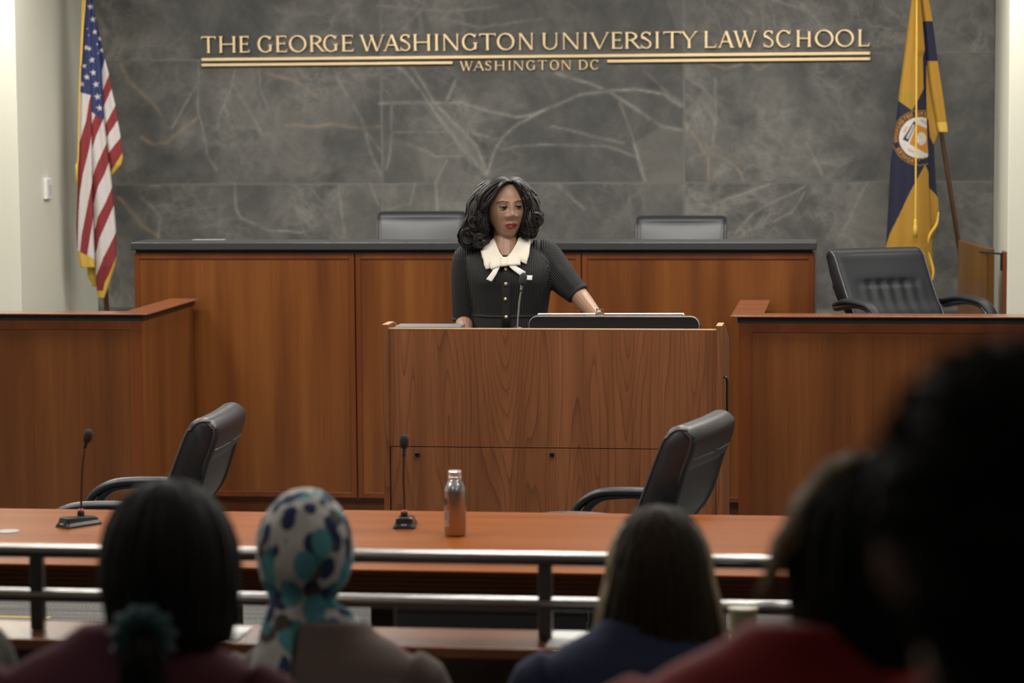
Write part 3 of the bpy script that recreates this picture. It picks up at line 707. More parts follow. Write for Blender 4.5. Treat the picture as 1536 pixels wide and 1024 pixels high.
# ------------------------------------------------------------------ podium
px0, px1 = P(574, 491, 9.5).x, P(1083.5, 493, 9.5).x
pod = thing('podium', 'wide wood-grain podium with a locked lower front and black plinth', 'podium', ((px0+px1)/2, 9.7, 0)); PO = pod.location.copy()
def pb(a, b): return B(Vector(a)-PO, Vector(b)-PO)
zt = 1.2; tS = .0215
for nm_, xa in (('side_panel', px0), ('side_panel', px1-tS)):
    bm = bmesh.new(); L = [(9.49, .16), (10.03, .16), (10.03, 1.07), (10.0, 1.115), (9.62, 1.212), (9.49, 1.212)]
    prism(bm, L, lambda p, s: Vector((xa+tS*s, p[0], p[1]))-PO); sp = obj(nm_, bm, W_POD, pod)
    bm = bmesh.new(); box(bm, Vector((xa, 9.489, 1.212))-PO, Vector((xa+tS, 9.62, 1.2145))-PO); prism(bm, [(9.62, 1.212), (10.0, 1.115), (10.0, 1.1175), (9.62, 1.2145)], lambda p, s: Vector((xa+tS*s, p[0], p[1]))-PO)
    obj('edge_band', bm, W_PODE, sp)
zs = P(584, 669, 9.5).z
obj('front_panel', pb((px0+tS, 9.50, zs+.001), (px1-tS, 9.52, zt-.004)), W_POD, pod)
obj('front_edge', pb((px0+tS, 9.499, zt-.004), (px1-tS, 9.521, zt)), W_PODE, pod)
obj('seam_gap', pb((px0+tS, 9.507, .16), (px1-tS, 9.52, zs+.004)), BLACK, pod)
dr = obj('lower_panel', pb((px0+tS+.0035, 9.50, .16), (px1-tS-.002, 9.5065, zs-.0022)), W_POD, pod)
for kx in (626, 828):
    k = P(kx, 681, 9.5); bm = bmesh.new()
    rings = [[Vector((k.x+r*math.cos(a), y, k.z+r*math.sin(a)))-PO for a in np.linspace(0, 2*PI, 20, endpoint=False)] for r, y in ((.0095, 9.5), (.0095, 9.495), (.006, 9.493), (.006, 9.497))]
    loft(bm, rings); box(bm, Vector((k.x-.001, 9.4915, k.z-.005))-PO, Vector((k.x+.001, 9.4945, k.z+.005))-PO); obj('lock', bm, BLACK, dr)
obj('plinth', pb((px0+.01, 9.53, 0), (px1-.01, 9.98, .155)), BLACK, pod)
obj('back_panel', pb((px0+tS, 9.96, .16), (px1-tS, 9.98, 1.07)), W_POD, pod)
bm = bmesh.new(); prism(bm, [(9.521, 1.165), (9.66, 1.165), (10.02, 1.075), (10.02, 1.095), (9.66, 1.187), (9.521, 1.187)], lambda p, s: Vector((px0+tS+(px1-px0-2*tS)*s, p[0], p[1]))-PO)
obj('worktop', bm, plain('grey_laminate', (.22, .22, .22), .4), pod)
h = P(1085.5, 585, 9.6); bm = bmesh.new()
tube(bm, [Vector((px1, 9.58, h.z+.05))-PO, Vector((px1+.012, 9.58, h.z+.045))-PO, Vector((px1+.014, 9.58, h.z))-PO, Vector((px1+.012, 9.58, h.z-.10))-PO, Vector((px1, 9.58, h.z-.105))-PO], [.005]*5, 8, samples=20)
obj('side_handle', bm, BLACKM, pod, smooth=True)

# things on the podium
la, lb = P(597, 487, 9.6), P(695, 487, 9.6)
lap = thing('laptop', 'thin closed grey laptop on the left end of the podium top', 'laptop', ((la.x+lb.x)/2, 9.59, 1.187))
hw = (lb.x-la.x)/2
LG = plain('laptop_grey', (.30, .31, .33), .35, metal=.6)
obj('base', B((-hw, -.062, 0), (hw, .062, .010)), LG, lap, bevel=.002); obj('lid', B((-hw, -.062, .0105), (hw, .062, .0175)), LG, lap, bevel=.002)
cl, cR = P(793, 478, 9.70), P(1049, 478, 9.70); ztp = P(900, 473.5, 9.70).z
con = thing('display_console', 'low black console with rounded corners and silver rim on the podium', 'console', ((cl.x+cR.x)/2, 9.70, 1.175)); CO = con.location.copy()
hw = (cR.x-cl.x)/2; hh = ztp-1.175
def rtop(w_, h_, r):
    return [(-w_, 0), (w_, 0), (w_, h_-r)]+[(w_-r+r*math.cos(a), h_-r+r*math.sin(a)) for a in np.linspace(.2, PI/2, 6)]+[(-w_+r+r*math.cos(a), h_-r+r*math.sin(a)) for a in np.linspace(PI/2, PI-.2, 6)]+[(-w_, h_-r)]
bm = bmesh.new(); prism(bm, rtop(hw-.002, hh-.004, .030), lambda p, s: Vector((p[0], -.004+(.10 if s else 0), (p[1]-(.018 if s else 0)))))
obj('body', bm, plain('gloss_black', (.006, .006, .007), .3), con)
bm = bmesh.new(); prism(bm, rtop(hw, hh-.001, .032), lambda p, s: Vector((p[0], .002+.012*s, p[1])))
obj('rim', bm, plain('satin_silver', (.6, .6, .62), .45, metal=.8), con)
bm = bmesh.new(); prism(bm, [(.09, .015), (.26, -.055), (.26, -.07), (.09, .0)], lambda p, s: Vector((-hw+2*hw*s, p[0], p[1]))); obj('rear_shelf', bm, BLACK, con)
pl, pr_ = P(806, 470, 9.73), P(1027, 469, 9.73)
pap = thing('paper_stack', 'white papers lying on top of the black console', 'paper', ((pl.x+pr_.x)/2, 9.76, ztp+.001)); hw2 = (pr_.x-pl.x)/2
bm = bmesh.new()
for i in range(4): prism(bm, [(-hw2+.004*i, -.03), (hw2-.003*i, -.03+.001*i), (hw2-.004, .0), (-hw2, .0)], lambda p, s: Vector((p[0], p[1], .0004+.0006*i+.0005*s+.003*(p[0]/hw2*.5+.5)*(1 if i else .0))))
obj('sheets', bm, PAPER, pap)
kp = P(900, 466, 9.72); clip = thing('binder_clip', 'small silver clip on the edge of the papers beside her hand', 'clip', (kp.x, 9.715, ztp+.002))
bm = bmesh.new(); box(bm, (-.017, -.006, 0), (.017, .006, .006)); box(bm, (-.013, -.004, .006), (-.010, .004, .021)); box(bm, (.010, -.004, .006), (.013, .004, .021)); box(bm, (-.014, -.004, .019), (.015, .004, .0225)); box(bm, (-.008, -.002, .006), (.008, .002, .011))
obj('clip', bm, SILVER, clip)
# gooseneck on podium
def gooseneck(label, base, pts, headdir, r=.0035, shaft=None, box_base=None, rz=0, light=False):
    t = thing('gooseneck_microphone', label, 'microphone', base, rz, 'gooseneck microphones')
    if box_base:
        L_, W_, H_ = box_base
        bm = bmesh.new(); rings = [[Vector((x, y, z + (.0 if z < .02 else -.004*(y/(L_/2))))) for x, y in rr(-W_/2-e, W_/2+e, -L_/2-e, L_/2+e, .008)] for z, e in ((0, .005), (.006, .003), (H_*.5, -.002), (H_-.003, -.005), (H_, -.010))]
        loft(bm, rings); obj('base', bm, BLACKM, t, smooth=False)
        bm = bmesh.new(); box(bm, (-.008, -L_/2-.0035, H_*.35), (.008, -L_/2+.001, H_*.47)); obj('badge', bm, plain('badge_grey', (.45, .45, .45), .4), t)
        p0 = Vector(pts[0]); bm = bmesh.new(); lathe(bm, [(.011, H_-.006), (.011, H_+.010), (.009, H_+.014)], 16, (p0.x, p0.y, 0)); obj('socket', bm, BLACK, t)
        bm = bmesh.new(); lathe(bm, [(.0085, H_+.012), (.0085, H_+.018), (.004, H_+.019)], 16, (p0.x, p0.y, 0)); obj('ring_light', bm, plain('red_ring', (.7, .12, .13), .3), t)
    else:
        p0 = Vector(pts[0]); bm = bmesh.new(); lathe(bm, [(.02, 0), (.02, .006), (.008, .01)], 18, (p0.x, p0.y, p0.z)); obj('base', bm, BLACKM, t)
    bm = bmesh.new(); tube(bm, pts, [r]*len(pts), 10, samples=30); obj('neck', bm, shaft or BLACKM, t, smooth=True)
    e = Vector(pts[-1]); hd = Vector(headdir).normalized()
    bm = bmesh.new(); tube(bm, [e-hd*.004, e+hd*.006, e+hd*.007, e+hd*.03], [r*1.2, r*1.9, r*1.5, r*2.1], 12); c = obj('capsule', bm, SILVER if light else BLACKM, t, smooth=True)
    bm = bmesh.new(); tube(bm, [e+hd*.024, e+hd*.027, e+hd*.034, e+hd*.046, e+hd*.058, e+hd*.066, e+hd*.069], [.006, .0105, .0135, .0148, .0138, .009, .003], 16); obj('windscreen', bm, plain('foam', (.03, .03, .032), .9, bump=.6, bscale=900), c, smooth=True)
    return t
b0 = P(776, 488, 9.62); e0 = P(781, 436, 9.62)
gooseneck('slim silver gooseneck microphone rising from the podium in front of her dress', (b0.x, 9.62, 1.187), [(0, 0, 0), (.003, .002, .05), (.007, .006, .10), ((e0.x-b0.x), .010, e0.z-1.187-.002)], (.15, .20, 1), r=.0028, shaft=SILVER)

# ------------------------------------------------------------------ counsel tables
def table(label, xa, xb, yf, yb, legs):
    t = thing('counsel_table', label, 'table', ((xa+xb)/2, (yf+yb)/2, 0), 0, 'counsel tables in front of the rail'); o = t.location.copy()
    obj('tabletop', B(Vector((xa, yf, .741))-o, Vector((xb, yb, .75))-o), W_TABLE, t, bevel=.004)
    bm = bmesh.new()
    for i in range(5):
        z = .741-.0135*i; e = .004+.003*i
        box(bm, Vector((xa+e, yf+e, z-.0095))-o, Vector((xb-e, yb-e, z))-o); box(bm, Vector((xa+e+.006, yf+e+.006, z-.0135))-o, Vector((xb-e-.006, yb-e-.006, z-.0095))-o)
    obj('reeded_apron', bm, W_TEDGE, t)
    for x in legs:
        y = yf+.16; bm = bmesh.new(); box(bm, Vector((x-.032, y-.035, .04))-o, Vector((x+.032, y+.035, .665))-o); box(bm, Vector((x-.032, yf+.04, 0))-o, Vector((x+.032, yb-.12, .04))-o); box(bm, Vector((x-.03, yf+.10, .64))-o, Vector((x+.03, yb-.15, .665))-o)
        obj('leg', bm, BLACK, t, bevel=.003)
    return t
YF = 7.01
t2x = PZ(522, 760, .75).x
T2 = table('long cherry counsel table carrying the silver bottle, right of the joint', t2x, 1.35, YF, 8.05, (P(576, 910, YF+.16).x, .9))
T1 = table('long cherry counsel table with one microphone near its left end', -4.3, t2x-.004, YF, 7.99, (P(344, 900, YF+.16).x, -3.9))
g = PZ(12, 797, .75); bm = bmesh.new(); lathe(bm, [(.035, 0), (.035, .002), (.028, .003)], 28, (g.x, g.y, .75)); tag(obj('cable_grommet', bm, plain('grommet_grey', (.35, .35, .34), .35)), 'round grey cable cover set in the left end of the table', 'cable cover')
# mics on tables
m1 = PZ(118, 788, .75)
gooseneck('black gooseneck microphone leaning right on the left table', (m1.x, m1.y, .7505), [(-.014, .02, .025), (-.010, .02, .08), (.002, .015, .15), (.016, .01, .20), (.038, .0, .240)], (.5, -.1, .85), box_base=(.125, .058, .028), rz=-.62)
m2 = PZ(608, 789, .75)
gooseneck('upright black gooseneck microphone on the table left of the silver bottle', (m2.x, m2.y, .7505), [(-.003, .0, .03), (-.003, .0, .10), (-.004, -.003, .14), (-.002, -.006, .215)], (.05, -.25, 1), box_base=(.11, .060, .030), rz=.10, light=False)
# bottle
bp_ = PZ(683, 803, .75)
bot = thing('aluminium_bottle', 'silver and copper coloured metal bottle standing on the table', 'bottle', (bp_.x, bp_.y, .7505))
def bottle_mat():
    m, nt, b = new_mat('copper_aluminium'); b.inputs['Metallic'].default_value = .95; b.inputs['Roughness'].default_value = .24
    tc = N(nt, 'ShaderNodeTexCoord'); sp = N(nt, 'ShaderNodeSeparateXYZ'); nt.links.new(tc.outputs['Object'], sp.inputs[0])
    r = ramp(nt, [(.0, (.44, .37, .34)), (.5, (.44, .37, .34)), (.505, (.62, .62, .64))]); r.color_ramp.interpolation = 'CONSTANT'
    mr = N(nt, 'ShaderNodeMapRange'); mr.inputs['From Min'].default_value = 0; mr.inputs['From Max'].default_value = .268; nt.links.new(sp.outputs['Z'], mr.inputs['Value'])
    nt.links.new(mr.outputs[0], r.inputs['Fac']); nt.links.new(r.outputs['Color'], b.inputs['Base Color']); return m
bm = bmesh.new(); lathe(bm, [(.027, 0), (.031, .003), (.0325, .008), (.0325, .130), (.0318, .136), (.024, .157), (.0195, .163), (.0185, .172), (.012, .173)], 40); obj('body', bm, bottle_mat(), bot, smooth=True)
bm = bmesh.new(); lathe(bm, [(.0195, .168), (.0200, .170), (.0200, .176), (.0193, .177), (.0198, .178), (.0198, .191), (.018, .1935), (.004, .194)], 32); obj('cap', bm, plain('cap_aluminium', (.85, .85, .86), .25, metal=.7), bot, smooth=False)
bm = bmesh.new()
def lab(a0, a1, z0, z1, mi):
    ring = [(math.cos(a)*.0329, math.sin(a)*.0329) for a in np.linspace(a0, a1, 10)]
    vs = [[bm.verts.new((x, y, z)) for x, y in ring] for z in (z0, z1)]
    for i in range(9): bm.faces.new((vs[0][i], vs[0][i+1], vs[1][i+1], vs[1][i])).material_index = mi
ba = -PI/2+YAW
lab(ba-1.25, ba-.55, .030, .078, 0); lab(ba-1.15, ba-.75, .098, .108, 1); lab(ba-1.05, ba-.85, .092, .114, 1)
for i in range(8): lab(ba-1.2, ba-.7-.03*(i % 3), .050+.003*i, .0512+.003*i, 1)
obj('printed_label', bm, [plain('label_grey', (.45, .40, .38), .4, metal=.3), plain('label_ink', (.06, .05, .06), .5)], bot)

# ------------------------------------------------------------------ audience bar: low wall, cap and rail
bar = thing('bar_wall', 'low wood-capped wall between the audience and the well', 'partition', (-.8, 5.95, 0)); o = bar.location.copy()
obj('cap', B(Vector((-6.0, 5.815, .762))-o, Vector((3.5, 6.03, .79))-o), W_CAP, bar, bevel=.005)
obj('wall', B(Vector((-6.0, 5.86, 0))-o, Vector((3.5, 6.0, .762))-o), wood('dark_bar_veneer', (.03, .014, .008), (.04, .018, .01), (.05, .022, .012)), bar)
rail = thing('guard_rail', 'dark metal guard rail with two horizontal bars on the low wall', 'railing', (-.8, 5.9, .79)); o = rail.location.copy(); RY = 5.925
for px_, wz in ((829, 'top_rail'), (897, 'middle_rail')):
    z = P(800, px_, RY).z
    rl = obj(wz, B(Vector((-6, RY-.015, z-.027))-o, Vector((3.5, RY+.018, z-.008))-o), RAILM, rail, bevel=.003); bm = bmesh.new(); rings = [[Vector((x_, RY+.0015+.0175*math.cos(a_), z-.009+.012*math.sin(a_)))-o for a_ in np.linspace(0, 2*PI, 20, endpoint=False)] for x_ in (-6, 3.5)]; loft(bm, rings); obj('highlight_cap', bm, RAIL_HI, rl, smooth=True)  # bright strip along each dark bar stands in for its highlight
ztop = P(800, 829, RY).z
for px_ in (-323, 57, 437, 818, 1198, 1578, -703):
    x = P(px_, 900, RY).x
    obj('post', B(Vector((x-.016, RY-.014, .791))-o, Vector((x+.016, RY+.014, ztop-.027))-o), RAILM, rail, bevel=.003)
# paper on the cap, cup
q1 = P(890, 960, 5.92); tag(obj('paper_or_sheen', B((q1.x-.10, 5.83, .7915), (q1.x+.10, 6.01, .7935)), PAPER), 'white sheet lying on the wall cap right of the middle rail post', 'paper', 'papers on the wall cap')
q1 = P(325, 955, 5.92); tag(obj('paper_or_sheen', B((q1.x-.07, 5.84, .7915), (q1.x+.07, 5.99, .7935)), PAPER), 'white sheet lying on the wall cap left of the patterned headscarf', 'paper', 'papers on the wall cap')
cp = PZ(1117, 962, .79); cup = thing('paper_cup', 'cream paper cup with a lighter rim on the wall cap', 'cup', (cp.x, 5.857, .791))
bm = bmesh.new(); lathe(bm, [(.025, 0), (.0265, .001), (.0325, .092), (.0305, .093), (.0305, .090), (.024, .004)], 28); obj('cup_body', bm, plain('cup_paper', (.42, .36, .22), .6), cup, smooth=False)
bm = bmesh.new(); lathe(bm, [(.0305, .090), (.0340, .091), (.0345, .094), (.0315, .097), (.0305, .094)], 28); obj('cup_rim', bm, plain('cup_rim', (.75, .72, .60), .5), cup)

# ------------------------------------------------------------------ flags
def lin(r, g, b):
    f = lambda c: ((c/255+.055)/1.055)**2.4 if c > 10 else c/255/12.92
    return np.array([f(r), f(g), f(b)])
def cloth(name, lobes, parent, o, colour):
    """lobes: (ys, left edge px, right edge px, Y centre, bulge, pleats, n)"""
    V, Fc, C = [], [], []
    for (ys, le, re, Yc, bulge, pl, n, ph) in lobes:
        y0, y1 = ys; rows = int((y1-y0)/1.3)+1; base = len(V)
        for r in range(rows):
            y = y0+(y1-y0)*r/(rows-1); L, R = interp(*le, y), interp(*re, y)
            hw = (R-L)/2; k = min(1, (R-L)/30)
            taper = min(1, (y-y0+12)/60)
            for sgn in (1, -1):
                for i in range(n):
                    u = i/(n-1); u = u if sgn > 0 else 1-u
                    x = L+(R-L)*u
                    dpt = bulge*math.sin(PI*u)**.6*k
                    wave = pl[1]*math.sin(u*pl[0]*2*PI+ph+.6*math.sin(y*.012+ph))*math.sin(PI*u)**.5*k
                    Y_ = Yc-(dpt if sgn > 0 else -.010)*1-(wave if sgn > 0 else wave*.9)
                    p = P(x, y, Y_); p = P(x, y, Y_)-o
                    V.append(p[:]); C.append(colour(x, y))
        m = 2*n
        for r in range(rows-1):
            for i in range(m):
                a = base+r*m+i; b = base+r*m+(i+1) % m
                Fc.append((a, b, b+m, a+m))
        Fc.append(tuple(base+i for i in range(m))[::-1]); Fc.append(tuple(base+(rows-1)*m+i for i in range(m)))
    me = bpy.data.meshes.new(name); me.from_pydata(V, [], Fc)
    at = me.attributes.new('cloth_colour', 'FLOAT_COLOR', 'POINT')
    at.data.foreach_set('color', np.array([(*c, 1) for c in C], np.float32).ravel())
    me.materials.append(FLAGM); me.polygons.foreach_set('use_smooth', [True]*len(me.polygons))
    ob = bpy.data.objects.new(name, me); SC.collection.objects.link(ob); ob.parent = parent
    return ob
def poly_y(pts, x):  # pts list (x,y)
    p = sorted(pts); return interp([a for a, b in p], [b for a, b in p], x)
NAVY, RED, WHT, YEL = np.array((.030, .042, .135)), np.array((.235, .028, .032)), np.array((.60, .55, .54)), np.array((.62, .40, .06))
starpts = [(136,10,5),(139,29,5),(142,48,4.6),(149.5,58,4.2),(129.5,71.5,5),(134.5,73,4),(152,75.5,4.5),(137.5,90,5.2),(126,99,4.3),(140,109,5.2),(130.5,115.5,5),(122.6,126,4.6),(144,126.5,5.4),(146.5,145,5.6),(149.5,162,5.4),(131,43,1.6),(133,53,1.8),(146,66,2.2),(147.5,80,1.8)]
def in_star(x, y):
    for cx, cy, r in starpts:
        dx, dy = x-cx, y-cy; d = math.hypot(dx, dy)
        if d > r: continue
        a = (math.atan2(dx, -dy)+.12) % (2*PI/5); a = min(a, 2*PI/5-a)
        rr_ = r*.40*math.sin(PI*.7 if 0 else PI/5+ (PI-PI/5-0)*0+ .0001)  # unused guard
        ri = r*.385; # edge from (r,0) to (ri, pi/5)
        ax, ay = r, 0; bx, by = ri*math.cos(PI/5), ri*math.sin(PI/5)
        px_, py_ = d*math.cos(a), d*math.sin(a)
        if (bx-ax)*(py_-ay)-(by-ay)*(px_-ax) > 0: return True
    return False
A_ = dict(a0=[(122,139),(134,142)], a1=[(118.4,229),(118.8,215),(124.6,195),(129.3,180),(134,150),(138,138)], a2=[(116.2,372),(117.6,320),(119.9,290),(124.6,260),(134,222),(137,205),(142,180)],
          a3=[(116,412),(118,395),(119.7,380),(122.8,350),(128,325),(132.8,300),(137.5,277),(142,258)], a4=[(127,402),(130.5,383),(134.3,360),(138.7,335),(142,315)])
B_ = dict(b0=[(134,165),(135.2,166),(154,180.5),(157,176),(161,172)], b1=[(133,200),(136,192),(139.5,181),(142.8,172),(146,160)], b2=[(134,240),(137.5,225),(144.5,203),(154,181),(158,170)],
          b3=[(138,270),(139.3,265),(144.5,248),(157.4,220),(161,213),(166,203)], b4=[(138,310),(141,303),(146.9,280),(156.3,262),(163.9,243),(170,230)],
          b5=[(139,352),(143.4,340),(146.9,325),(158.6,303),(168,281),(174,268)], b6=[(141,385),(145.7,372),(148.9,358),(156.9,340),(163.3,325),(171.5,307),(176,298)],
          b7=[(144,414),(148.2,404),(154.6,387),(163.5,370),(174.2,348),(178,340)])
C_ = [[(151.6,112),(157.4,88),(162,76)],[(151,140),(154.5,134.6),(163.3,112),(170,98)],[(152,165),(156.3,158),(168,132),(175,118)],[(154,192),(158.6,185),(173.3,158),(178,146)],[(158,208),(162,202.6),(177.4,179),(184,168)],[(162,231),(164.5,227),(180.9,206),(186,196)],[(160,268),(166.8,256),(183.8,229),(186,222)]]
def colA(x, y):
    fr = poly_y([(115.9, 375.7), (141.9, 388.5)], x)
    if y > fr: return YEL
    if y < poly_y(A_['a0'], x): return WHT if in_star(x, y) else NAVY
    c = WHT
    for k, cc in (('a1', RED), ('a2', WHT), ('a3', RED), ('a4', WHT)):
        if y > poly_y(A_[k], x): c = cc
    return c
def colB(x, y):
    fr = poly_y([(154.5, 436), (157, 424), (164.7, 409), (173.6, 386), (176, 378)], x) if x > 154.5 else 436
    if y > fr: return YEL
    if y < poly_y(B_['b0'], x): return WHT if in_star(x, y) else NAVY
    c = WHT
    for k, cc in (('b1', RED), ('b2', WHT), ('b3', RED), ('b4', WHT), ('b5', RED), ('b6', WHT), ('b7', RED)):
        if y > poly_y(B_[k], x): c = cc
    return c
def colC(x, y):
    c = NAVY if not in_star(x, y) else WHT
    for L, cc in zip(C_, (WHT, RED, WHT, RED, WHT, RED, YEL)):
        if y > poly_y(L, x): c = cc
    return c
FY = 13.84
pt, pbm = P(127, 0, FY+.05), P(160, 462, FY+.05)
dirp = (pt-pbm).normalized()
foot = pbm+dirp*((0.03-pbm.z)/dirp.z); top = pbm+dirp*((2.95-pbm.z)/dirp.z)
usf = thing('striped_flag', 'red, white and blue flag with stars hanging in folds at the left wall corner', 'flag', (foot.x, foot.y, 0)); UO = usf.location.copy()
def flagstand(root, foot, top, o, r=.015, slim=False):
    bm = bmesh.new(); tube(bm, [foot-o, top-o], [r, r*.9], 14); obj('pole', bm, W_POLE, root, smooth=True)
    bm = bmesh.new(); lathe(bm, [(.045, 0), (.045, .02), (.03, .04), (.026, .36), (.018, .37)], 24, (foot-o)[:2]+(0,)) if slim else lathe(bm, [(.15, 0), (.15, .012), (.12, .03), (.04, .05), (.03, .12), (.02, .125)], 28, (foot-o)[:2]+(0,)); obj('stand', bm, BRASS, root, smooth=False)
    bm = bmesh.new(); ball(bm, top-o, (.03, .03, .035)); obj('finial', bm, BRASS, root, smooth=True)
flagstand(usf, foot, top, UO)
leA = ([-60, 0, 60, 110, 139, 170, 205, 240, 280, 340, 375, 401], [126.5, 127.2, 124.5, 121.5, 120.5, 119, 117.2, 117.5, 116.2, 114.2, 115.4, 121])
reA = ([-60, 0, 60, 110, 230, 300, 385, 401], [134, 136, 137, 137, 138, 139.5, 142.2, 142.2])
leB = ([-60, 0, 60, 110, 170, 250, 340, 400, 436, 447], [130, 131, 131, 133, 134, 137, 140, 143, 145.2, 147.5])
reB = ([-60, 0, 60, 110, 170, 225, 265, 300, 345, 385, 400, 425, 440, 447], [136, 139.5, 148, 153, 155.5, 161.5, 166.8, 170.7, 174.2, 174.9, 172.5, 164.5, 159, 156.5])
leC = ([-60, 0, 60, 110, 160, 225, 262], [131, 133, 140, 148, 151, 158, 165])
reC = ([-60, 0, 25, 60, 88, 112, 133, 158, 180, 203, 228, 237, 247, 262], [135, 138.7, 142.8, 151.6, 157.4, 163.9, 167.4, 173.3, 176.8, 180.9, 183.8, 184.4, 182, 168.5])
leD = ([370, 398, 415, 425], [132, 130.5, 131.2, 138]); reD = ([370, 400, 420, 432], [148, 147, 147, 147.5])
cloth('cloth', [((-60, 262), leC, reC, FY+.02, .03, (1, .01), 40, 1.0), ((-60, 447), leB, reB, FY-.015, .045, (1.2, .014), 56, .4)], usf, UO, lambda x, y: (colC(x, y)))
bpy.data.objects[-1] if False else None
# the lobes carry their own pattern: rebuild as separate folds
for ob in [c for c in usf.children if c.name.startswith('cloth')]: bpy.data.objects.remove(ob)
cloth('fold', [((-60, 262), leC, reC, FY+.02, .03, (1, .01), 46, 1.0)], usf, UO, colC)
cloth('fold', [((-60, 447), leB, reB, FY-.02, .045, (1.2, .014), 64, .4)], usf, UO, colB)
cloth('fold', [((-60, 401), leA, reA, FY-.045, .035, (1.0, .010), 50, 2.0)], usf, UO, colA)
cloth('fold', [((370, 430), leD, reD, FY+.01, .015, (1, .005), 24, 0)], usf, UO, lambda x, y: YEL*.85 if (y > 397+(x-130)*.2 or x < 139) else WHT*.9)
def cord(root, o, pts, Yc, tass, r=.0042):
    bm = bmesh.new(); tube(bm, [P(a, b, Yc)-o for a, b in pts], [r]*len(pts), 8, samples=40); obj('cord', bm, GOLD, root, smooth=True)
    if tass:
        x, y0, y1, y2, w1 = tass
        a, b, c = P(x, y0, Yc)-o, P(x, y1, Yc)-o, P(x, y2, Yc)-o
        bm = bmesh.new(); tube(bm, [a, a.lerp(b, .5), b, b.lerp(c, .1), c], [.004, .008, .007, w1*.75, w1], 14); obj('tassel', bm, GOLD, root, smooth=True)
cord(usf, UO, [(126, -60), (124.5, 0), (122, 60), (120.2, 110), (119, 150), (118.2, 190), (117.2, 235), (115.5, 250)], FY-.09, (114.8, 246, 252, 275, .008))
cord(usf, UO, [(128.5, -60), (127.5, 0), (124.5, 40), (122.5, 80), (121, 100)], FY-.10, None)

# university flag
GY = 13.84
pt, pm = P(1381, 0, GY+.14), P(1437, 360, GY+.14); dirp = (pt-pm).normalized()
foot = pm+dirp*((.34-pm.z)/dirp.z); top = pm+dirp*((2.9-pm.z)/dirp.z)
gwf = thing('university_flag', 'navy and gold flag with a round seal hanging in folds near the right wall', 'flag', (foot.x, foot.y, 0)); GO = Vector((foot.x, foot.y, 0))
flagstand(gwf, foot, top, GO, r=.013, slim=True)
GYEL, GNAV, GW_, GOR = np.array((.37, .20, .022)), np.array((.010, .012, .036)), np.array((.55, .53, .51)), np.array((.45, .19, .015))
SX, SY = 1379.5, 206.5
FONT3 = {'W': '101101101111101', 'A': '010101111101101', 'S': '111100111001111', 'H': '101101111101101', 'I': '111010010010111', 'N': '111101101101101', 'G': '111100101101111', 'T': '111010010010010', 'O': '111101101101111',
         'U': '101101101101111', 'E': '111100111100111', 'R': '110101110101101', 'D': '110101101101110', 'C': '111100100100111', 'V': '101101101101010', 'Y': '101101010010010', ' ': '0'*15, '1': '010110010010111', '8': '111101111101111', '2': '111001111100111', 'F': '111100111100100', 'P': '110101110100100'}
def ringtext(dx, dy, txt, r0, r1, a0, step, flip=False):
    """char hit test on an arc; angle measured clockwise from up"""
    d = math.hypot(dx, dy)
    if not (r0 <= d <= r1): return False
    a = math.atan2(dx, -dy)
    k = (a-a0)/step if not flip else (a0-a)/step
    i = math.floor(k)
    if i < 0 or i >= len(txt): return False
    fx = (k-i)/.78
    if fx >= 1: return False
    fy = (r1-d)/(r1-r0) if not flip else (d-r0)/(r1-r0)
    g_ = FONT3.get(txt[i], '0'*15); return g_[min(4, int(fy*5))*3+min(2, int(fx*3))] == '1'
def inquad(x, y, q):
    s = None
    for i in range(len(q)):
        (ax, ay), (bx, by) = q[i], q[(i+1) % len(q)]; c = (bx-ax)*(y-ay)-(by-ay)*(x-ax)
        if s is None: s = c > 0
        elif (c > 0) != s: return False
    return True
def seal(x, y):
    dx, dy = (x-SX), (y-SY); d = math.hypot(dx, dy)
    if d > 42: return None
    if 40.3 < d <= 41.6 or 30.6 < d < 31.8: return GYEL*.7
    if d >= 31.8:
        if ringtext(dx, dy, 'WASHINGTON UNI', 33.3, 39.0, -1.75, .148): return GOR*1.0
        if ringtext(dx, dy, 'GEORGE THE', 33.3, 39.0, -2.02, .155, True): return GOR*.9
        return GNAV
    if inquad(x, y, [(1371, 181), (1375, 185), (1362, 213), (1354, 209)]):
        if inquad(x, y, [(1369.5, 186), (1372.5, 188), (1362.5, 209), (1358.5, 207)]):
            return GW_*.75 if int((x+y)*.5) % 3 else GW_*.5
        return GNAV
    if inquad(x, y, [(1375, 186), (1393, 194), (1391, 231), (1364, 216)]):
        if math.hypot((x-1382)/1.0, (y-208)/1.25) < 7.6: return GW_ if noise.noise(Vector((x*.6, y*.6, 0))) > -.25 else GW_*.5
        return GOR
    for (cx, cy, ang) in ((1358.5, 194, -.95), (1386, 183, .6), (1366, 226, .55)):
        ux, uy = (x-cx)*math.cos(ang)+(y-cy)*math.sin(ang), -(x-cx)*math.sin(ang)+(y-cy)*math.cos(ang)
        if abs(ux) < 5.5 and abs(uy) < 1.8 and int((ux+6)*1.3) % 2: return GOR*.9
    return GW_
def colM(x, y):
    s = seal(x, y)
    if s is not None: return s
    up = poly_y([(1340, 146), (1346, 150), (1368, 165.5), (1378, 148), (1385.5, 133), (1386, 84), (1390, 72)], x)
    if y < up: return GYEL if y < 138 or x > 1376 else GYEL*np.array((.9, 1.0, 1.0))
    lo = poly_y([(1326, 375), (1329, 368), (1335, 350), (1350, 320), (1364, 290), (1376, 268), (1387.5, 247), (1392, 256), (1398, 284), (1404, 292)], x)
    if y > lo: return GYEL
    return GNAV
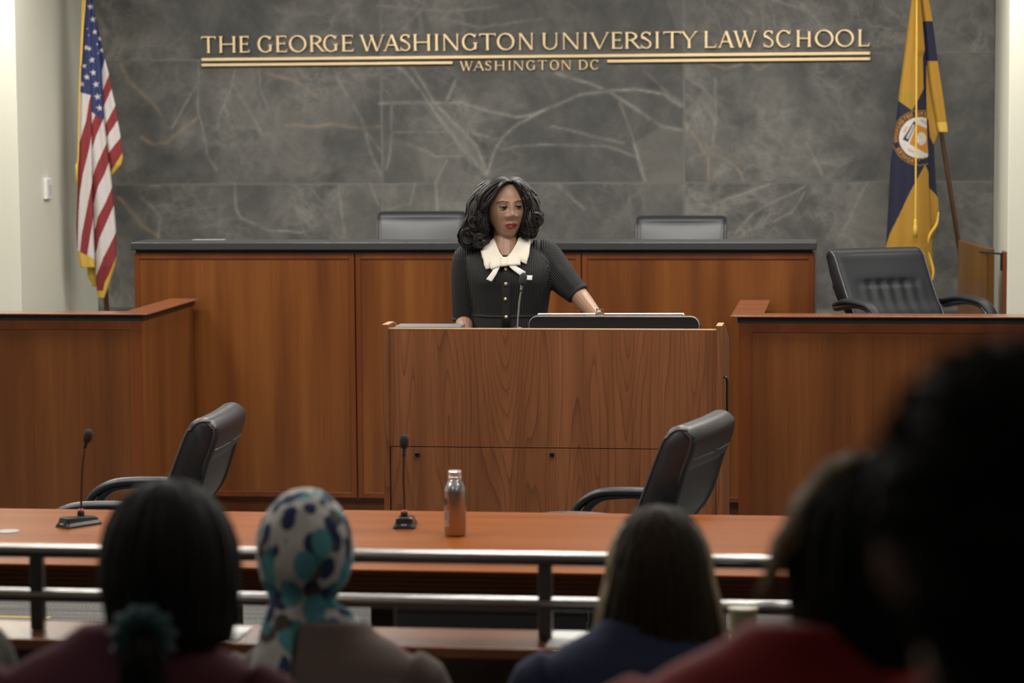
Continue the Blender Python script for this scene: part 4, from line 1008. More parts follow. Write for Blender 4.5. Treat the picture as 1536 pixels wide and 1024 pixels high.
def colN(x, y):
    if y < 80: return GNAV if x > 1384 and y > 33 else GYEL
    if 98 < y < 178+1.2*(x-1389)*0 and x > 1389.5: return GYEL
    if x > 1390+ (y-178)*0 and 98 < y < 217:
        b = poly_y([(1389, 178), (1392, 174), (1395, 205), (1401, 218), (1408, 200)], x); return GYEL if y < b else GNAV
    if y > poly_y([(1390, 276), (1393, 281), (1404, 292), (1409, 300)], x): return GYEL
    return GNAV
def colR(x, y):
    if y < 31: return GYEL
    if y < 91: return GNAV
    if y > 183 and x > 1405: return YEL*1.0
    return GYEL
leM = ([-50, 0, 75, 146, 218, 245, 290, 365, 380, 425], [1372, 1366.6, 1357, 1347.6, 1339.8, 1335.4, 1333.6, 1329, 1328, 1372])
reM = ([-50, 0, 75, 85, 130, 180, 240, 290, 340, 400, 428], [1379, 1381, 1387.4, 1384.5, 1385.5, 1390, 1392.5, 1393.6, 1396, 1400, 1398])
leN = ([-50, 0, 100, 200, 290, 340, 380, 425], [1377, 1379, 1384, 1388, 1390, 1390, 1388, 1390])
reN = ([-50, 0, 35, 100, 150, 200, 218, 240, 285, 300, 325, 340, 355, 375, 400, 418, 428], [1383, 1386, 1390, 1397, 1403, 1408, 1401, 1402, 1404.4, 1407.5, 1408.8, 1407, 1400, 1397, 1399, 1401, 1397])
leR = ([-50, 0, 35, 100, 140, 183, 198], [1380, 1381.5, 1386, 1391, 1396, 1404, 1407.5])
reR = ([-50, 0, 31, 90, 148, 182, 198], [1390, 1393.3, 1399, 1406.5, 1415.3, 1420, 1421.8])
cloth('fold', [((-50, 198), leR, reR, GY+.0, .03, (.8, .010), 40, 0)], gwf, GO, colR)
cloth('fold', [((-50, 428), leN, reN, GY+.02, .03, (1, .008), 44, 1)], gwf, GO, colN)
cloth('fold', [((-50, 425), leM, reM, GY-.03, .05, (1.6, .011), 120, .8)], gwf, GO, colM)
bm = bmesh.new(); tube(bm, [P(a, b, GY-.045)-GO for a, b in [(1408, 318), (1405, 336), (1396, 350), (1391, 364), (1392, 378), (1398, 396), (1400, 410), (1396, 428)]], [.003, .007, .008, .008, .007, .007, .007, .004], 8, samples=40); obj('fringe', bm, GOLD, gwf, smooth=True)
cord(gwf, GO, [(1376, -50), (1375, 0), (1374.5, 150), (1373.5, 280), (1373, 335)], GY-.125, (1373, 328, 337, 356, .013))
# ------------------------------------------------------------------ people
def smooth01(t): t = max(0, min(1, t)); return t*t*(3-2*t)
def G(x, z, cx, cz, sx, sz): return math.exp(-((x-cx)/sx)**2-((z-cz)/sz)**2)
def head_shell(bm, Mx, nu=120, nv=90, k=1.0, jaw=0.0):
    """head facing local -y, centre at origin, crown +.117 chin -.117"""
    rings = []
    for j in range(nv+1):
        th = PI*(j+.05)/(nv+.1); ring = []
        for i in range(nu):
            ph = 2*PI*i/nu
            n = Vector((math.sin(th)*math.cos(ph), math.sin(th)*math.sin(ph), math.cos(th)))
            x, y, z = .0745*n.x, .098*n.y, .118*n.z
            e = abs(n.x)**2.6*.0; x *= 1+.05*abs(n.y)*0
            low = max(0, (-.01-z)/.107)
            x *= 1-(.30-.09*jaw)*low**1.7
            if y > 0: y *= 1-.38*min(1, low*1.2)
            else: y *= 1-.10*low
            if y < 0:
                wf = smooth01((-n.y-.15)/.5)
                # flatter face plane
                y += wf*.006*math.exp(-(z/.05)**2)
                d = 0
                d -= .0045*G(x, z, .030, .026, .020, .008)+.0045*G(x, z, -.030, .026, .020, .008)
                d += .0100*(G(x, z, .030, .006, .017, .011)+G(x, z, -.030, .006, .017, .011))
                d -= .011*G(x, z, 0, .000, .0085, .022)+.020*G(x, z, 0, -.024, .0125, .0115)
                d -= .013*(G(x, z, .0175, -.030, .0090, .0078)+G(x, z, -.0175, -.030, .0090, .0078))
                for sx_ in (-1, 1):
                    for u_ in range(5): d += .0016*G(x, z, sx_*(.027+.0018*u_), -.034-.0062*u_, .0035, .005)
                    d -= .0035*G(x, z, sx_*.030, -.010, .013, .006)
                d -= .006*(G(x, z, .043, -.026, .018, .018)+G(x, z, -.043, -.026, .018, .018))
                d -= .010*G(x, z, 0, -.061, .021, .0065)+.0115*G(x, z, 0, -.0745, .0175, .0065)
                d += .006*G(x, z, 0, -.0675, .022, .0028)
                d -= .004*G(x, z, 0, -.066, .030, .016)
                d += .003*G(x, z, 0, -.087, .020, .005); d -= .006*G(x, z, 0, -.103, .018, .012)
                y += d*wf
            if z < -.074: z += (z+.074)*.30*jaw
            ring.append(Mx @ (Vector((x, y, z))*k))
        rings.append(ring)
    loft(bm, rings[::-1])
    for s in (-1, 1):   # ears
        R = Matrix.Rotation(s*.35, 3, 'Z')
        c = Vector((s*.075, .012, -.006))
        for (dc, rr_) in ((Vector((s*.007, .004, .006)), (.009, .017, .027)), (Vector((s*.003, -.002, -.018)), (.007, .010, .012))):
            bb_ = bmesh.new(); ball(bb_, (0, 0, 0), rr_, 14, 10)
            for v in bb_.verts: v.co = Mx @ ((c+dc+R @ v.co)*k)
            me = bpy.data.meshes.new('t'); bb_.to_mesh(me); bb_.free(); bm.from_mesh(me); bpy.data.meshes.remove(me)
def hand(bm, wrist, fwd, up, size=1.0, left=True, curl=.35, spread=.12):
    """palm from wrist along fwd; up = back of hand normal"""
    f = Vector(fwd).normalized(); u = Vector(up); u = (u-f*u.dot(f)).normalized(); s = f.cross(u)
    if not left: s = -s          # s points to the thumb side
    w_ = Vector(wrist); S = size
    tube(bm, [w_-f*.01, w_+f*.02*S, w_+f*.055*S, w_+f*.085*S, w_+f*.092*S], [(.022*S, .017*S), (.027*S, .016*S), (.037*S, .0145*S), (.038*S, .012*S), (.033*S, .008*S)], 14, side=s)
    for i, (o, L, r) in enumerate(((.029, .068, .0082), (.010, .076, .0085), (-.010, .071, .0081), (-.029, .056, .0072))):
        b = w_+f*.082*S+s*o*S; d = (f+s*(o*spread*25*.35)).normalized(); pts = [b-f*.02*S]; p = b; a = 0; rads = [r*1.0*S]
        for kf, seg in enumerate((.44, .32, .24)):
            pts.append(p); rads.append(r*S*(1.05 if kf == 0 else .98-.06*kf))
            a += curl*(.7 if kf == 0 else 1)
            p = p+(d*math.cos(a)-u*math.sin(a))*L*seg*S
        pts.append(p); rads.append(r*.72*S)
        tube(bm, pts, rads, 9, side=s)
    b = w_+f*.025*S+s*.024*S; d = (f*.62+s*.75-u*.15).normalized()
    p1 = b+d*.032*S; p2 = p1+(d*.8+f*.45).normalized()*.028*S; p3 = p2+(f*.9+s*.25-u*.2).normalized()*.022*S
    tube(bm, [b-d*.012*S, b, p1, p2, p3], [.013*S, .0125*S, .0105*S, .0095*S, .0065*S], 10, side=u)
def lock(bm, pts, r, flat=.55, n=6, samples=14, tip=.25, side=(0, 0, 1)):
    c = crom(pts, samples); rad = []
    for i in range(samples):
        t = i/(samples-1); k = min(1, t*6+.35)*(1-(1-tip)*smooth01((t-.55)/.45)); rad.append((r*k, r*k*flat))
    tube(bm, c, rad, n, side=side)
def paint(o, fn):
    me = o.data; co = np.empty(len(me.vertices)*3); me.vertices.foreach_get('co', co); co = co.reshape(-1, 3)
    for p in me.polygons:
        c = p.center; m = fn(c)
        if m: p.material_index = m

# ---- the speaker
SY0 = 10.25
sp_loc = Vector((P(762, 490, SY0).x, SY0, 0)); spk = thing('person', 'person with wavy black hair and a cream bow collar standing at the podium', 'person', sp_loc, YAW)
mpx = SY0/math.cos(YAW)/FPX*1.0
def LX(x): return (x-762)*.002637
def LZ(y): return P(762, y, SY0).z
hc = Vector((LX(760.5), -.035, 1.6175)); Hm = Matrix.Translation(hc) @ Matrix.Rotation(.24, 4, 'Z') @ Matrix.Rotation(-.03, 4, 'Y') @ Matrix.Rotation(.04, 4, 'X')
bm = bmesh.new()
head_shell(bm, Hm, jaw=1.0)
tube(bm, [(LX(760), .0, 1.56), (LX(759), .0, 1.50), (LX(759), .005, 1.46), (LX(760), .01, 1.42)], [(.048, .052), (.048, .052), (.055, .055), (.08, .06)], 20)
tube(bm, [(LX(758.5), -.012, 1.50), (LX(758.5), -.020, 1.455), (LX(758.5), -.035, 1.41)], [(.047, .048), (.055, .058), (.06, .062)], 20)
TOR = [(.86, .0, .175, .125, .0), (1.0, .0, .178, .125, .005), (1.12, .010, .150, .108, 0), (1.20, .010, .138, .100, -.005), (1.27, .010, .148, .112, -.012), (1.335, .008, .156, .126, -.02), (1.385, .005, .163, .115, -.012), (1.425, .0, .158, .090, 0), (1.450, -.003, .122, .070, .008), (1.472, -.004, .075, .052, .012)]
def torso(bm, grow, z0=.86, z1=1.48, n=40):
    rings = []; zz = np.linspace(z0, min(z1, 1.472), 26)
    T = np.array(TOR)
    for z in zz:
        cx, a, b, cy = [float(np.interp(z, T[:, 0], T[:, k])) for k in (1, 2, 3, 4)]
        rings.append([Vector((cx+(a+grow)*math.copysign(abs(math.cos(t))**.85, math.cos(t)), cy+(b+grow)*math.copysign(abs(math.sin(t))**.9, math.sin(t)), z)) for t in np.linspace(0, 2*PI, n, endpoint=False)])
    loft(bm, rings)
def front_y(x, z, grow=.008):
    T = np.array(TOR); cx, a, b, cy = [float(np.interp(z, T[:, 0], T[:, k])) for k in (1, 2, 3, 4)]
    q = min(.97, abs((x-cx)/(a+grow))); return cy-(b+grow)*(1-q**2.2)**.5
torso(bm, -.008)
# arms: image-left is her right
shR, elR, wrR = Vector((LX(703), .02, 1.405)), Vector((LX(696), .03, 1.165)), Vector((LX(698), -.20, 1.125))
shL, elL, wrL = Vector((LX(818), .01, 1.425)), Vector((LX(866), -.05, 1.275)), Vector((LX(897), -.27, 1.185))
tube(bm, [shR, shR.lerp(elR, .5), elR, elR.lerp(wrR, .35), wrR], [.046, .040, .036, .034, .023], 14, samples=20)
tube(bm, [shL, shL.lerp(elL, .5), elL, elL.lerp(wrL, .35), wrL], [.046, .040, .037, .035, .024], 14, samples=20)
hand(bm, wrR, (.05, -1, -.1), (0, -.1, 1), .95, left=False, curl=.18)
hand(bm, wrL, (.10, -1, -.02), (.1, .1, 1), .95, left=True, curl=.15)
for s in (-1, 1):
    tube(bm, [(s*.09, .0, .92), (s*.09, -.005, .70), (s*.085, .0, .50), (s*.085, .012, .34), (s*.085, .01, .10), (s*.085, .01, .06)], [(.085, .09), (.075, .08), (.052, .056), (.054, .056), (.032, .034), (.034, .036)], 14, samples=24)
    tube(bm, [(s*.09, .05, .05), (s*.09, .0, .055), (s*.09, -.08, .04), (s*.09, -.15, .035), (s*.09, -.17, .035)], [(.028, .034), (.033, .04), (.036, .03), (.036, .02), (.024, .014)], 12)
body = remeshed('body', bm, [SKIN, LIP, BROW, plain('upper_lip_red', (.17, .026, .026), .4), plain('teeth', (.55, .5, .45), .4)], spk, .0028, 3)  # upper lip gets a darker red than the lower
Hi = Hm.inverted()
def face_paint(c):
    q = Hi @ c
    if q.y > -.05: return 0
    x, z = q.x, q.z
    if abs(x) < .0225:
        up = -.0555-.0015*abs(x)/.01+.0025*math.exp(-((abs(x)-.007)/.005)**2) - .0012*max(0, (abs(x)-.012)/.01)*4; lo = -.082+.0095*(abs(x)/.024)**2*1.2
        if lo < z < up and q.y < -.07: return 4 if abs(z+.0672) < .0011 and -.013 < x < .002 else (3 if z > -.0672 else 1)
    ax = abs(x)
    if .012 < ax < .052:
        ze = .0245+.004*math.sin((ax-.012)/.04*PI*.85)-.004*max(0, (ax-.035)/.017)
        if abs(z-ze) < .0026: return 2
    return 0
paint(body, face_paint)
EYEW = plain('eye_white', (.30, .25, .22), .3); EYED = plain('eye_dark', (.01, .007, .005), .15)
for s in (-1, 1):
    bm = bmesh.new(); c = Vector((s*.0300, -.0780, .0055)); R3 = Hm.to_3x3()
    ball(bm, Hm @ c, .0120, 20, 14)
    gz = (R3 @ Vector((.25, -1, -.05))).normalized()
    for f in bm.faces:
        if (f.calc_center_median()-Hm @ c).normalized().dot(gz) > .74: f.material_index = 1
    obj('eye', bm, [EYEW, EYED], spk, smooth=True)
    bm = bmesh.new()   # eyelids, upper and lower
    for (a0, a1, mi) in ((.30, 1.75, 0), (-1.0, -.62, 0)):
        rings = []
        for rr_ in (.0131, .0146):
            grid = []
            for ai in np.linspace(a0, a1, 7):
                grid.append([Hm @ (c+Vector((rr_*1.12*math.sin(b), -rr_*math.cos(b)*math.cos(ai), rr_*math.cos(b)*math.sin(ai)))) for b in np.linspace(-1.25, 1.25, 13)])
            rings.append(grid)
        Vv = [[[bm.verts.new(p) for p in row] for row in g_] for g_ in rings]
        for g_ in Vv:
            for i in range(6):
                for j in range(12): bm.faces.new((g_[i][j], g_[i][j+1], g_[i+1][j+1], g_[i+1][j]))
        for i0 in (0, 6):
            for j in range(12): bm.faces.new((Vv[0][i0][j], Vv[0][i0][j+1], Vv[1][i0][j+1], Vv[1][i0][j]))
    tube(bm, [Hm @ (c+Vector((.0150*1.12*math.sin(b), -.0150*math.cos(b)*math.cos(.34), .0150*math.cos(b)*math.sin(.34)))) for b in np.linspace(-1.1, 1.1, 11)], [.0012]*11, 6, mi=1)
    obj('eyelid', bm, [plain('shaded_eyelid_skin', (.21, .115, .078), .5), EYED], spk, smooth=True)  # lids coloured darker than the skin to paint in eye shading
# dress
bm = bmesh.new(); torso(bm, .010)
tube(bm, [(shR.x+.05, shR.y, shR.z+.012), shR+Vector((.0, 0, .005)), shR.lerp(elR, .45)+Vector((-.004, 0, 0)), shR.lerp(elR, .98)], [(.055, .052), (.062, .060), (.056, .056), (.046, .048)], 24, samples=16)
tube(bm, [(shL.x-.05, shL.y, shL.z+.010), shL+Vector((.0, 0, .0)), shL.lerp(elL, .5)+Vector((0, 0, -.012)), shL.lerp(elL, 1.02)], [(.052, .052), (.062, .060), (.062, .060), (.047, .047)], 24, samples=16)
tube(bm, [(0.0, 0, .88), (0, 0, .75), (0, 0, .58)], [(.185, .135), (.195, .145), (.20, .15)], 40)
dress = remeshed('dress', bm, KNIT, spk, .0045, 5)
bmx = bmesh.new(); bmx.from_mesh(dress.data)
kill = [v for v in bmx.verts if v.co.y < .0 and v.co.z > 1.418 and abs(v.co.x-LX(758.5)) < .012+(v.co.z-1.418)*.75 and abs(v.co.x-LX(758.5)) < .062]
bmesh.ops.delete(bmx, geom=kill, context='VERTS'); bmx.to_mesh(dress.data); bmx.free()
me = dress.data; co = np.empty(len(me.vertices)*3); me.vertices.foreach_get('co', co); co = co.reshape(-1, 3)
def armcoord(co, a, b):
    a, b = np.array(a), np.array(b); d = b-a; L = np.linalg.norm(d); d = d/L; rel = co-a; t = rel@d; perp = rel-np.outer(t, d)
    s = np.cross(d, [0, 1, 0]); s /= np.linalg.norm(s); u = np.cross(d, s); return t/L, np.arctan2(perp@s, perp@u), np.linalg.norm(perp, axis=1)
rib = co[:, 0]*2*PI/.0095
tR, aR, dR = armcoord(co, shR, elR); tL, aL, dL = armcoord(co, shL, elL)
mR = (dR < .075) & (tR > .0) & (co[:, 0] < -.135); mL = (dL < .075) & (tL > -.05) & (co[:, 0] > .125)
rib[mR] = aR[mR]*.055*2*PI/.0080; rib[mL] = aL[mL]*.058*2*PI/.0080
at = me.attributes.new('rib', 'FLOAT', 'POINT'); at.data.foreach_set('value', rib.astype(np.float32))
def plate(name, polys, m, off, th=.004, bev=.0012, parent=spk, sub=3):
    bm = bmesh.new()
    for poly in polys:
        vs = [bm.verts.new((LX(a), 0, LZ(b))) for a, b in poly]; bm.faces.new(vs)
    bmesh.ops.triangulate(bm, faces=bm.faces); bmesh.ops.subdivide_edges(bm, edges=bm.edges, cuts=sub, use_grid_fill=True)
    for v in bm.verts: v.co.y = (ycol(v.co.x, v.co.z) if 'b' == name[0] and name != 'button_placket' or name[0] == 'r' else front_y(v.co.x, v.co.z, .010))-off
    o = obj(name, bm, m, parent, smooth=True); s = o.modifiers.new('s', 'SOLIDIFY'); s.thickness = th; s.offset = 0
    return o
cL = [(741.5, 357), (745, 366), (750, 376), (758, 386), (752, 391), (737, 398), (730, 400), (727, 390), (722.5, 374), (731, 366)]
cR_ = [(780, 354), (775, 365), (767, 377), (758, 386), (768, 391), (779, 388), (790, 393), (794, 378), (796.5, 362), (789, 356)]
def ycol(x, z): return float(np.interp(z, [1.33, 1.37, 1.40, 1.43, 1.455, 1.48, 1.50, 1.52], [-.166, -.160, -.146, -.122, -.094, -.062, -.036, -.02]))+2.2*(x-LX(759))**2
def collar(pts):
    bm = bmesh.new(); vs = [bm.verts.new((LX(a), 0, LZ(b))) for a, b in pts]; bm.faces.new(vs)
    bmesh.ops.triangulate(bm, faces=bm.faces); bmesh.ops.subdivide_edges(bm, edges=bm.edges, cuts=3, use_grid_fill=True)
    for v in bm.verts: v.co.y = ycol(v.co.x, v.co.z)
    o = obj('collar', bm, CREAMC, spk, smooth=True); s = o.modifiers.new('s', 'SOLIDIFY'); s.thickness = .005; s.offset = 0
collar(cL); collar(cR_)
plate('bow', [[(735, 389.5), (755, 385), (757, 393.5), (737.5, 400)], [(757, 385), (780, 384.5), (781, 394), (758, 394.5)]], CREAMC, .008, .008)
plate('bow_knot', [[(751.5, 383.5), (761, 383), (762, 394.5), (752.5, 395.5)]], CREAMC, .013, .010)
plate('ribbon_tail', [[(752, 394), (744, 395.5), (736.5, 407), (730.5, 414.5), (738.5, 418), (745, 408)]], WHITEC, .004)
plate('ribbon_tail', [[(763, 394.5), (772, 394), (789, 404.5), (782.5, 410.5), (770, 401)]], WHITEC, .004)
for (bx_, by_) in ((759.5, 400), (759.5, 421.5), (758.5, 444.5), (759.5, 471.5)):
    x, z = LX(bx_), LZ(by_); y = front_y(x, z, .010); bm = bmesh.new(); ball(bm, (x, y-.004, z), (.0072, .0045, .0072), 14, 8); obj('button', bm, plain('gold_button', (.75, .58, .36), .3, metal=.9), spk, smooth=True)
plate('button_placket', [[(753, 402), (766, 402), (766, 487), (753, 487)]], plain('placket', (.012, .012, .013), .8), .001, .003)
plate('name_pin', [[(788, 409.5), (798.5, 410), (798, 416.5), (788.5, 416)]], PAPER, .007, .003)
bm = bmesh.new(); T_ = LZ(471); rings = [[Vector((.010+(.1385+.011+e)*math.copysign(abs(math.cos(t))**.85, math.cos(t)), -.005+(.100+.011+e)*math.copysign(abs(math.sin(t))**.9, math.sin(t)), z)) for t in np.linspace(0, 2*PI, 48, endpoint=False)] for z, e in ((T_-.006, -.004), (T_-.004, .003), (T_+.003, .003), (T_+.005, -.004))]
loft(bm, rings); obj('waist_seam', bm, KNIT, spk, smooth=True)
for hm, ax, r in ((elR, (elR-shR), .0475), (elL, (elL-shL), .048)):
    bm = bmesh.new(); a = ax.normalized(); tube(bm, [hm-a*.012, hm-a*.008, hm+a*.002, hm+a*.005], [(r*.98, r), (r+.001, r+.002), (r+.001, r+.002), (r*.93, r*.95)], 28); obj('cuff', bm, plain('cuff_knit', (.014, .014, .015), .8), spk, smooth=True)
for s in (-1, 1):
    bm = bmesh.new(); tube(bm, [(s*.09, .06, .05), (s*.09, .0, .04), (s*.09, -.08, .030), (s*.09, -.16, .026), (s*.09, -.185, .025)], [(.034, .045), (.038, .040), (.042, .030), (.042, .026), (.028, .018)], 14); box(bm, (s*.09-.01, .04, 0), (s*.09+.01, .065, .04)); box(bm, (s*.09-.035, -.17, 0), (s*.09+.035, -.03, .012)); obj('shoe', bm, BLACKM, spk)
# hair
def HL(x, y, yy): return Hm @ Vector((x, yy, y))
bm = bmesh.new(); rnd = random.Random(5)
def hp(px_, py_, y): return Vector((LX(px_), y, LZ(py_)))
left_g = [   # front to back guides on image-left
 [(771, 272, -.105), (762, 271, -.120), (750, 280, -.132), (741, 293, -.135), (733, 306, -.128), (722, 313, -.105), (712, 322, -.085)],
 [(770, 269, -.085), (755, 267, -.105), (738, 275, -.115), (722, 293, -.112), (716, 312, -.105), (724, 330, -.100), (733, 346, -.085)],
 [(769, 267, -.06), (750, 266, -.075), (728, 276, -.08), (711, 298, -.075), (704, 322, -.075), (694, 345, -.07), (706, 362, -.075)],
 [(768, 266, -.03), (748, 266, -.035), (724, 277, -.035), (708, 300, -.03), (700, 326, -.025), (691, 350, -.03), (700, 372, -.04)],
 [(768, 266, .01), (748, 267, .01), (724, 282, .02), (712, 308, .03), (707, 336, .04), (704, 362, .03), (716, 377, -.02)],
 [(766, 267, .04), (750, 270, .06), (732, 288, .08), (722, 318, .085), (720, 348, .08), (722, 372, .06), (736, 380, .02)],
]
right_g = [
 [(771, 271, -.105), (777, 274, -.115), (783, 284, -.108), (786, 297, -.098), (788, 312, -.085), (788, 330, -.080), (787, 348, -.075)],
 [(771, 269, -.085), (780, 272, -.095), (790, 283, -.09), (796, 298, -.085), (799, 314, -.08), (796, 332, -.085), (800, 350, -.075)],
 [(771, 267, -.06), (782, 270, -.065), (794, 282, -.06), (803, 298, -.055), (808, 314, -.06), (815, 325, -.065), (809, 335, -.075)],
 [(771, 267, -.03), (782, 270, -.03), (795, 282, -.025), (805, 300, -.015), (807, 320, -.02), (805, 340, -.03), (794, 355, -.05)],
 [(771, 266, .01), (782, 271, .02), (794, 286, .03), (801, 306, .04), (803, 328, .04), (800, 348, .02), (790, 358, -.02)],
 [(769, 267, .04), (776, 272, .06), (784, 288, .08), (788, 312, .085), (790, 338, .08), (788, 356, .06), (780, 364, .03)],
]
def gl(G_, t):
    k = min(int(t), len(G_)-2); u = t-k
    return [hp(*a).lerp(hp(*b), u) for a, b in zip(G_[k], G_[k+1])]
cen = Vector((LX(758), .0, 1.60))
for si, G_ in enumerate((left_g, right_g)):
    sg = -1 if si == 0 else 1
    for q in range(420):
        t = rnd.uniform(0, len(G_)-1.001); c_ = crom(gl(G_, t), 16)
        off = Vector((rnd.uniform(-.004, .004), rnd.uniform(-.005, .005), rnd.uniform(-.003, .003))); inw = rnd.uniform(0, .016)
        out = []; f_ = 1.9+.15*math.sin(q); cl_ = math.floor(t*5)*1.3
        for i, p in enumerate(c_):
            n_ = p-cen; n_.z *= .6; n_.normalize(); k_ = min(1, i/7)
            out.append(p-n_*inw+off*k_*1.4+n_*(.010*k_*math.sin(2*PI*f_*i/15+t*.9+cl_*.35))+Vector((0, .006*k_*math.cos(2*PI*f_*i/15+cl_), 0)))
        d = (out[-1]-out[-2]).normalized(); e = out[-1]; rc = rnd.uniform(.014, .024)
        # the ends roll under and inwards
        for a in (.7, 1.5, 2.4, 3.2):
            out.append(e+Vector((-sg*rc*math.sin(a)*.9 if t > 1.2 else sg*rc*math.sin(a)*.4, -.006*a*.5, -rc*.2*a+rc*(1-math.cos(a))*.75)))
        lock(bm, out[::1], rnd.uniform(.0032, .0060), .6, 5, 22)
def swirl(c, r, s0, a0, a1, n, dy, wr=.010):
    for k_ in range(n):
        j = Vector((rnd.uniform(-.003, .003), rnd.uniform(-dy, dy), rnd.uniform(-.003, .003))); rr_ = r*rnd.uniform(.18, 1.05)
        pts = [c+j+Vector((s0*rr_*(1-.25*u)*math.cos(a0+(a1-a0)*u), .012*math.sin(3*u), rr_*(1-.25*u)*math.sin(a0+(a1-a0)*u)*1.1)) for u in np.linspace(0, 1, 9)]
        lock(bm, pts, rnd.uniform(.0032, .0055), .6, 5, 18)
swirl(hp(805, 330, -.070), .030, 1, 2.0, -1.0, 60, .024)
swirl(hp(797, 347, -.07), .026, 1, 2.2, -2.2, 46, .022)
swirl(hp(704, 352, -.07), .032, -1, 2.0, -2.4, 60, .025)
swirl(hp(722, 360, -.085), .030, -1, 2.2, -2.6, 60, .02)
swirl(hp(714, 332, -.090), .030, -1, 1.9, -1.8, 50, .02)
swirl(hp(727, 318, -.108), .026, -1, 2.2, -1.2, 40, .014)
hair = obj('hair', bm, HAIR, spk, smooth=True)
bm = bmesh.new()
ball(bm, (LX(759), .005, 1.628), (.090, .100, .112))
for c_, r_ in ((hp(722, 318, -.02), (.050, .075, .085)), (hp(713, 348, -.02), (.050, .060, .055)), (hp(722, 362, -.02), (.050, .06, .035)), (hp(795, 312, -.01), (.032, .07, .075)), (hp(797, 338, -.02), (.034, .055, .045)), (hp(758, 335, .05), (.11, .045, .10)), (hp(767, 270.5, -.065), (.036, .045, .013)), (hp(766, 269, -.03), (.05, .06, .014))):
    ball(bm, c_, r_)
# keep the face clear
base_h = remeshed('hair_base', bm, HAIR, None, .005, 3)
me = base_h.data
for v in me.vertices:
    q = Hi @ v.co
    if q.y < -.01 and abs(q.x) < .062 and q.z < .085 and q.z > -.16:
        pass
bmx = bmesh.new(); bmx.from_mesh(me)
kill = [v for v in bmx.verts if (lambda q: q.y < -.035 and -.060 < q.x < .066 and -.20 < q.z < .088)(Hi @ v.co)]
bmesh.ops.delete(bmx, geom=kill, context='VERTS'); bmx.to_mesh(me); bmx.free(); base_h.parent = hair

# ---- audience: seated people facing the bench
def audience_chair(label, X, Y, z, rz):
    t = thing('audience_chair', label, 'chair', (X, Y, z), rz, 'chairs of the audience')
    M_ = plain('seat_fabric', (.05, .05, .06), .9)
    bm = bmesh.new(); loft(bm, [[Vector((x, y, zz)) for x, y in rr(-.23+e, .23-e, -.22+e, .22-e, .05)] for zz, e in ((.40, .01), (.41, 0), (.445, 0), (.455, .02))]); obj('seat', bm, M_, t, smooth=True)
    bm = bmesh.new(); loft(bm, [[Vector((x, .262+y+.12*(zz-.45), zz+.0)) for x, y in rr(-.21+e, .21-e, -.018, .018, .012)] for zz, e in ((.50, .02), (.52, 0), (.76, .005), (.79, .03))]); obj('backrest', bm, M_, t, smooth=True)
    for sx in (-1, 1):
        bm = bmesh.new(); tube(bm, [(sx*.21, -.19, 0), (sx*.21, -.18, .40)], [.012, .012], 8); obj('leg', bm, BLACKM, t, smooth=True)
        bm = bmesh.new(); tube(bm, [(sx*.21, .23, 0), (sx*.21, .23, .42), (sx*.20, .297, .74)], [.012, .012, .012], 8); obj('leg', bm, BLACKM, t, smooth=True)
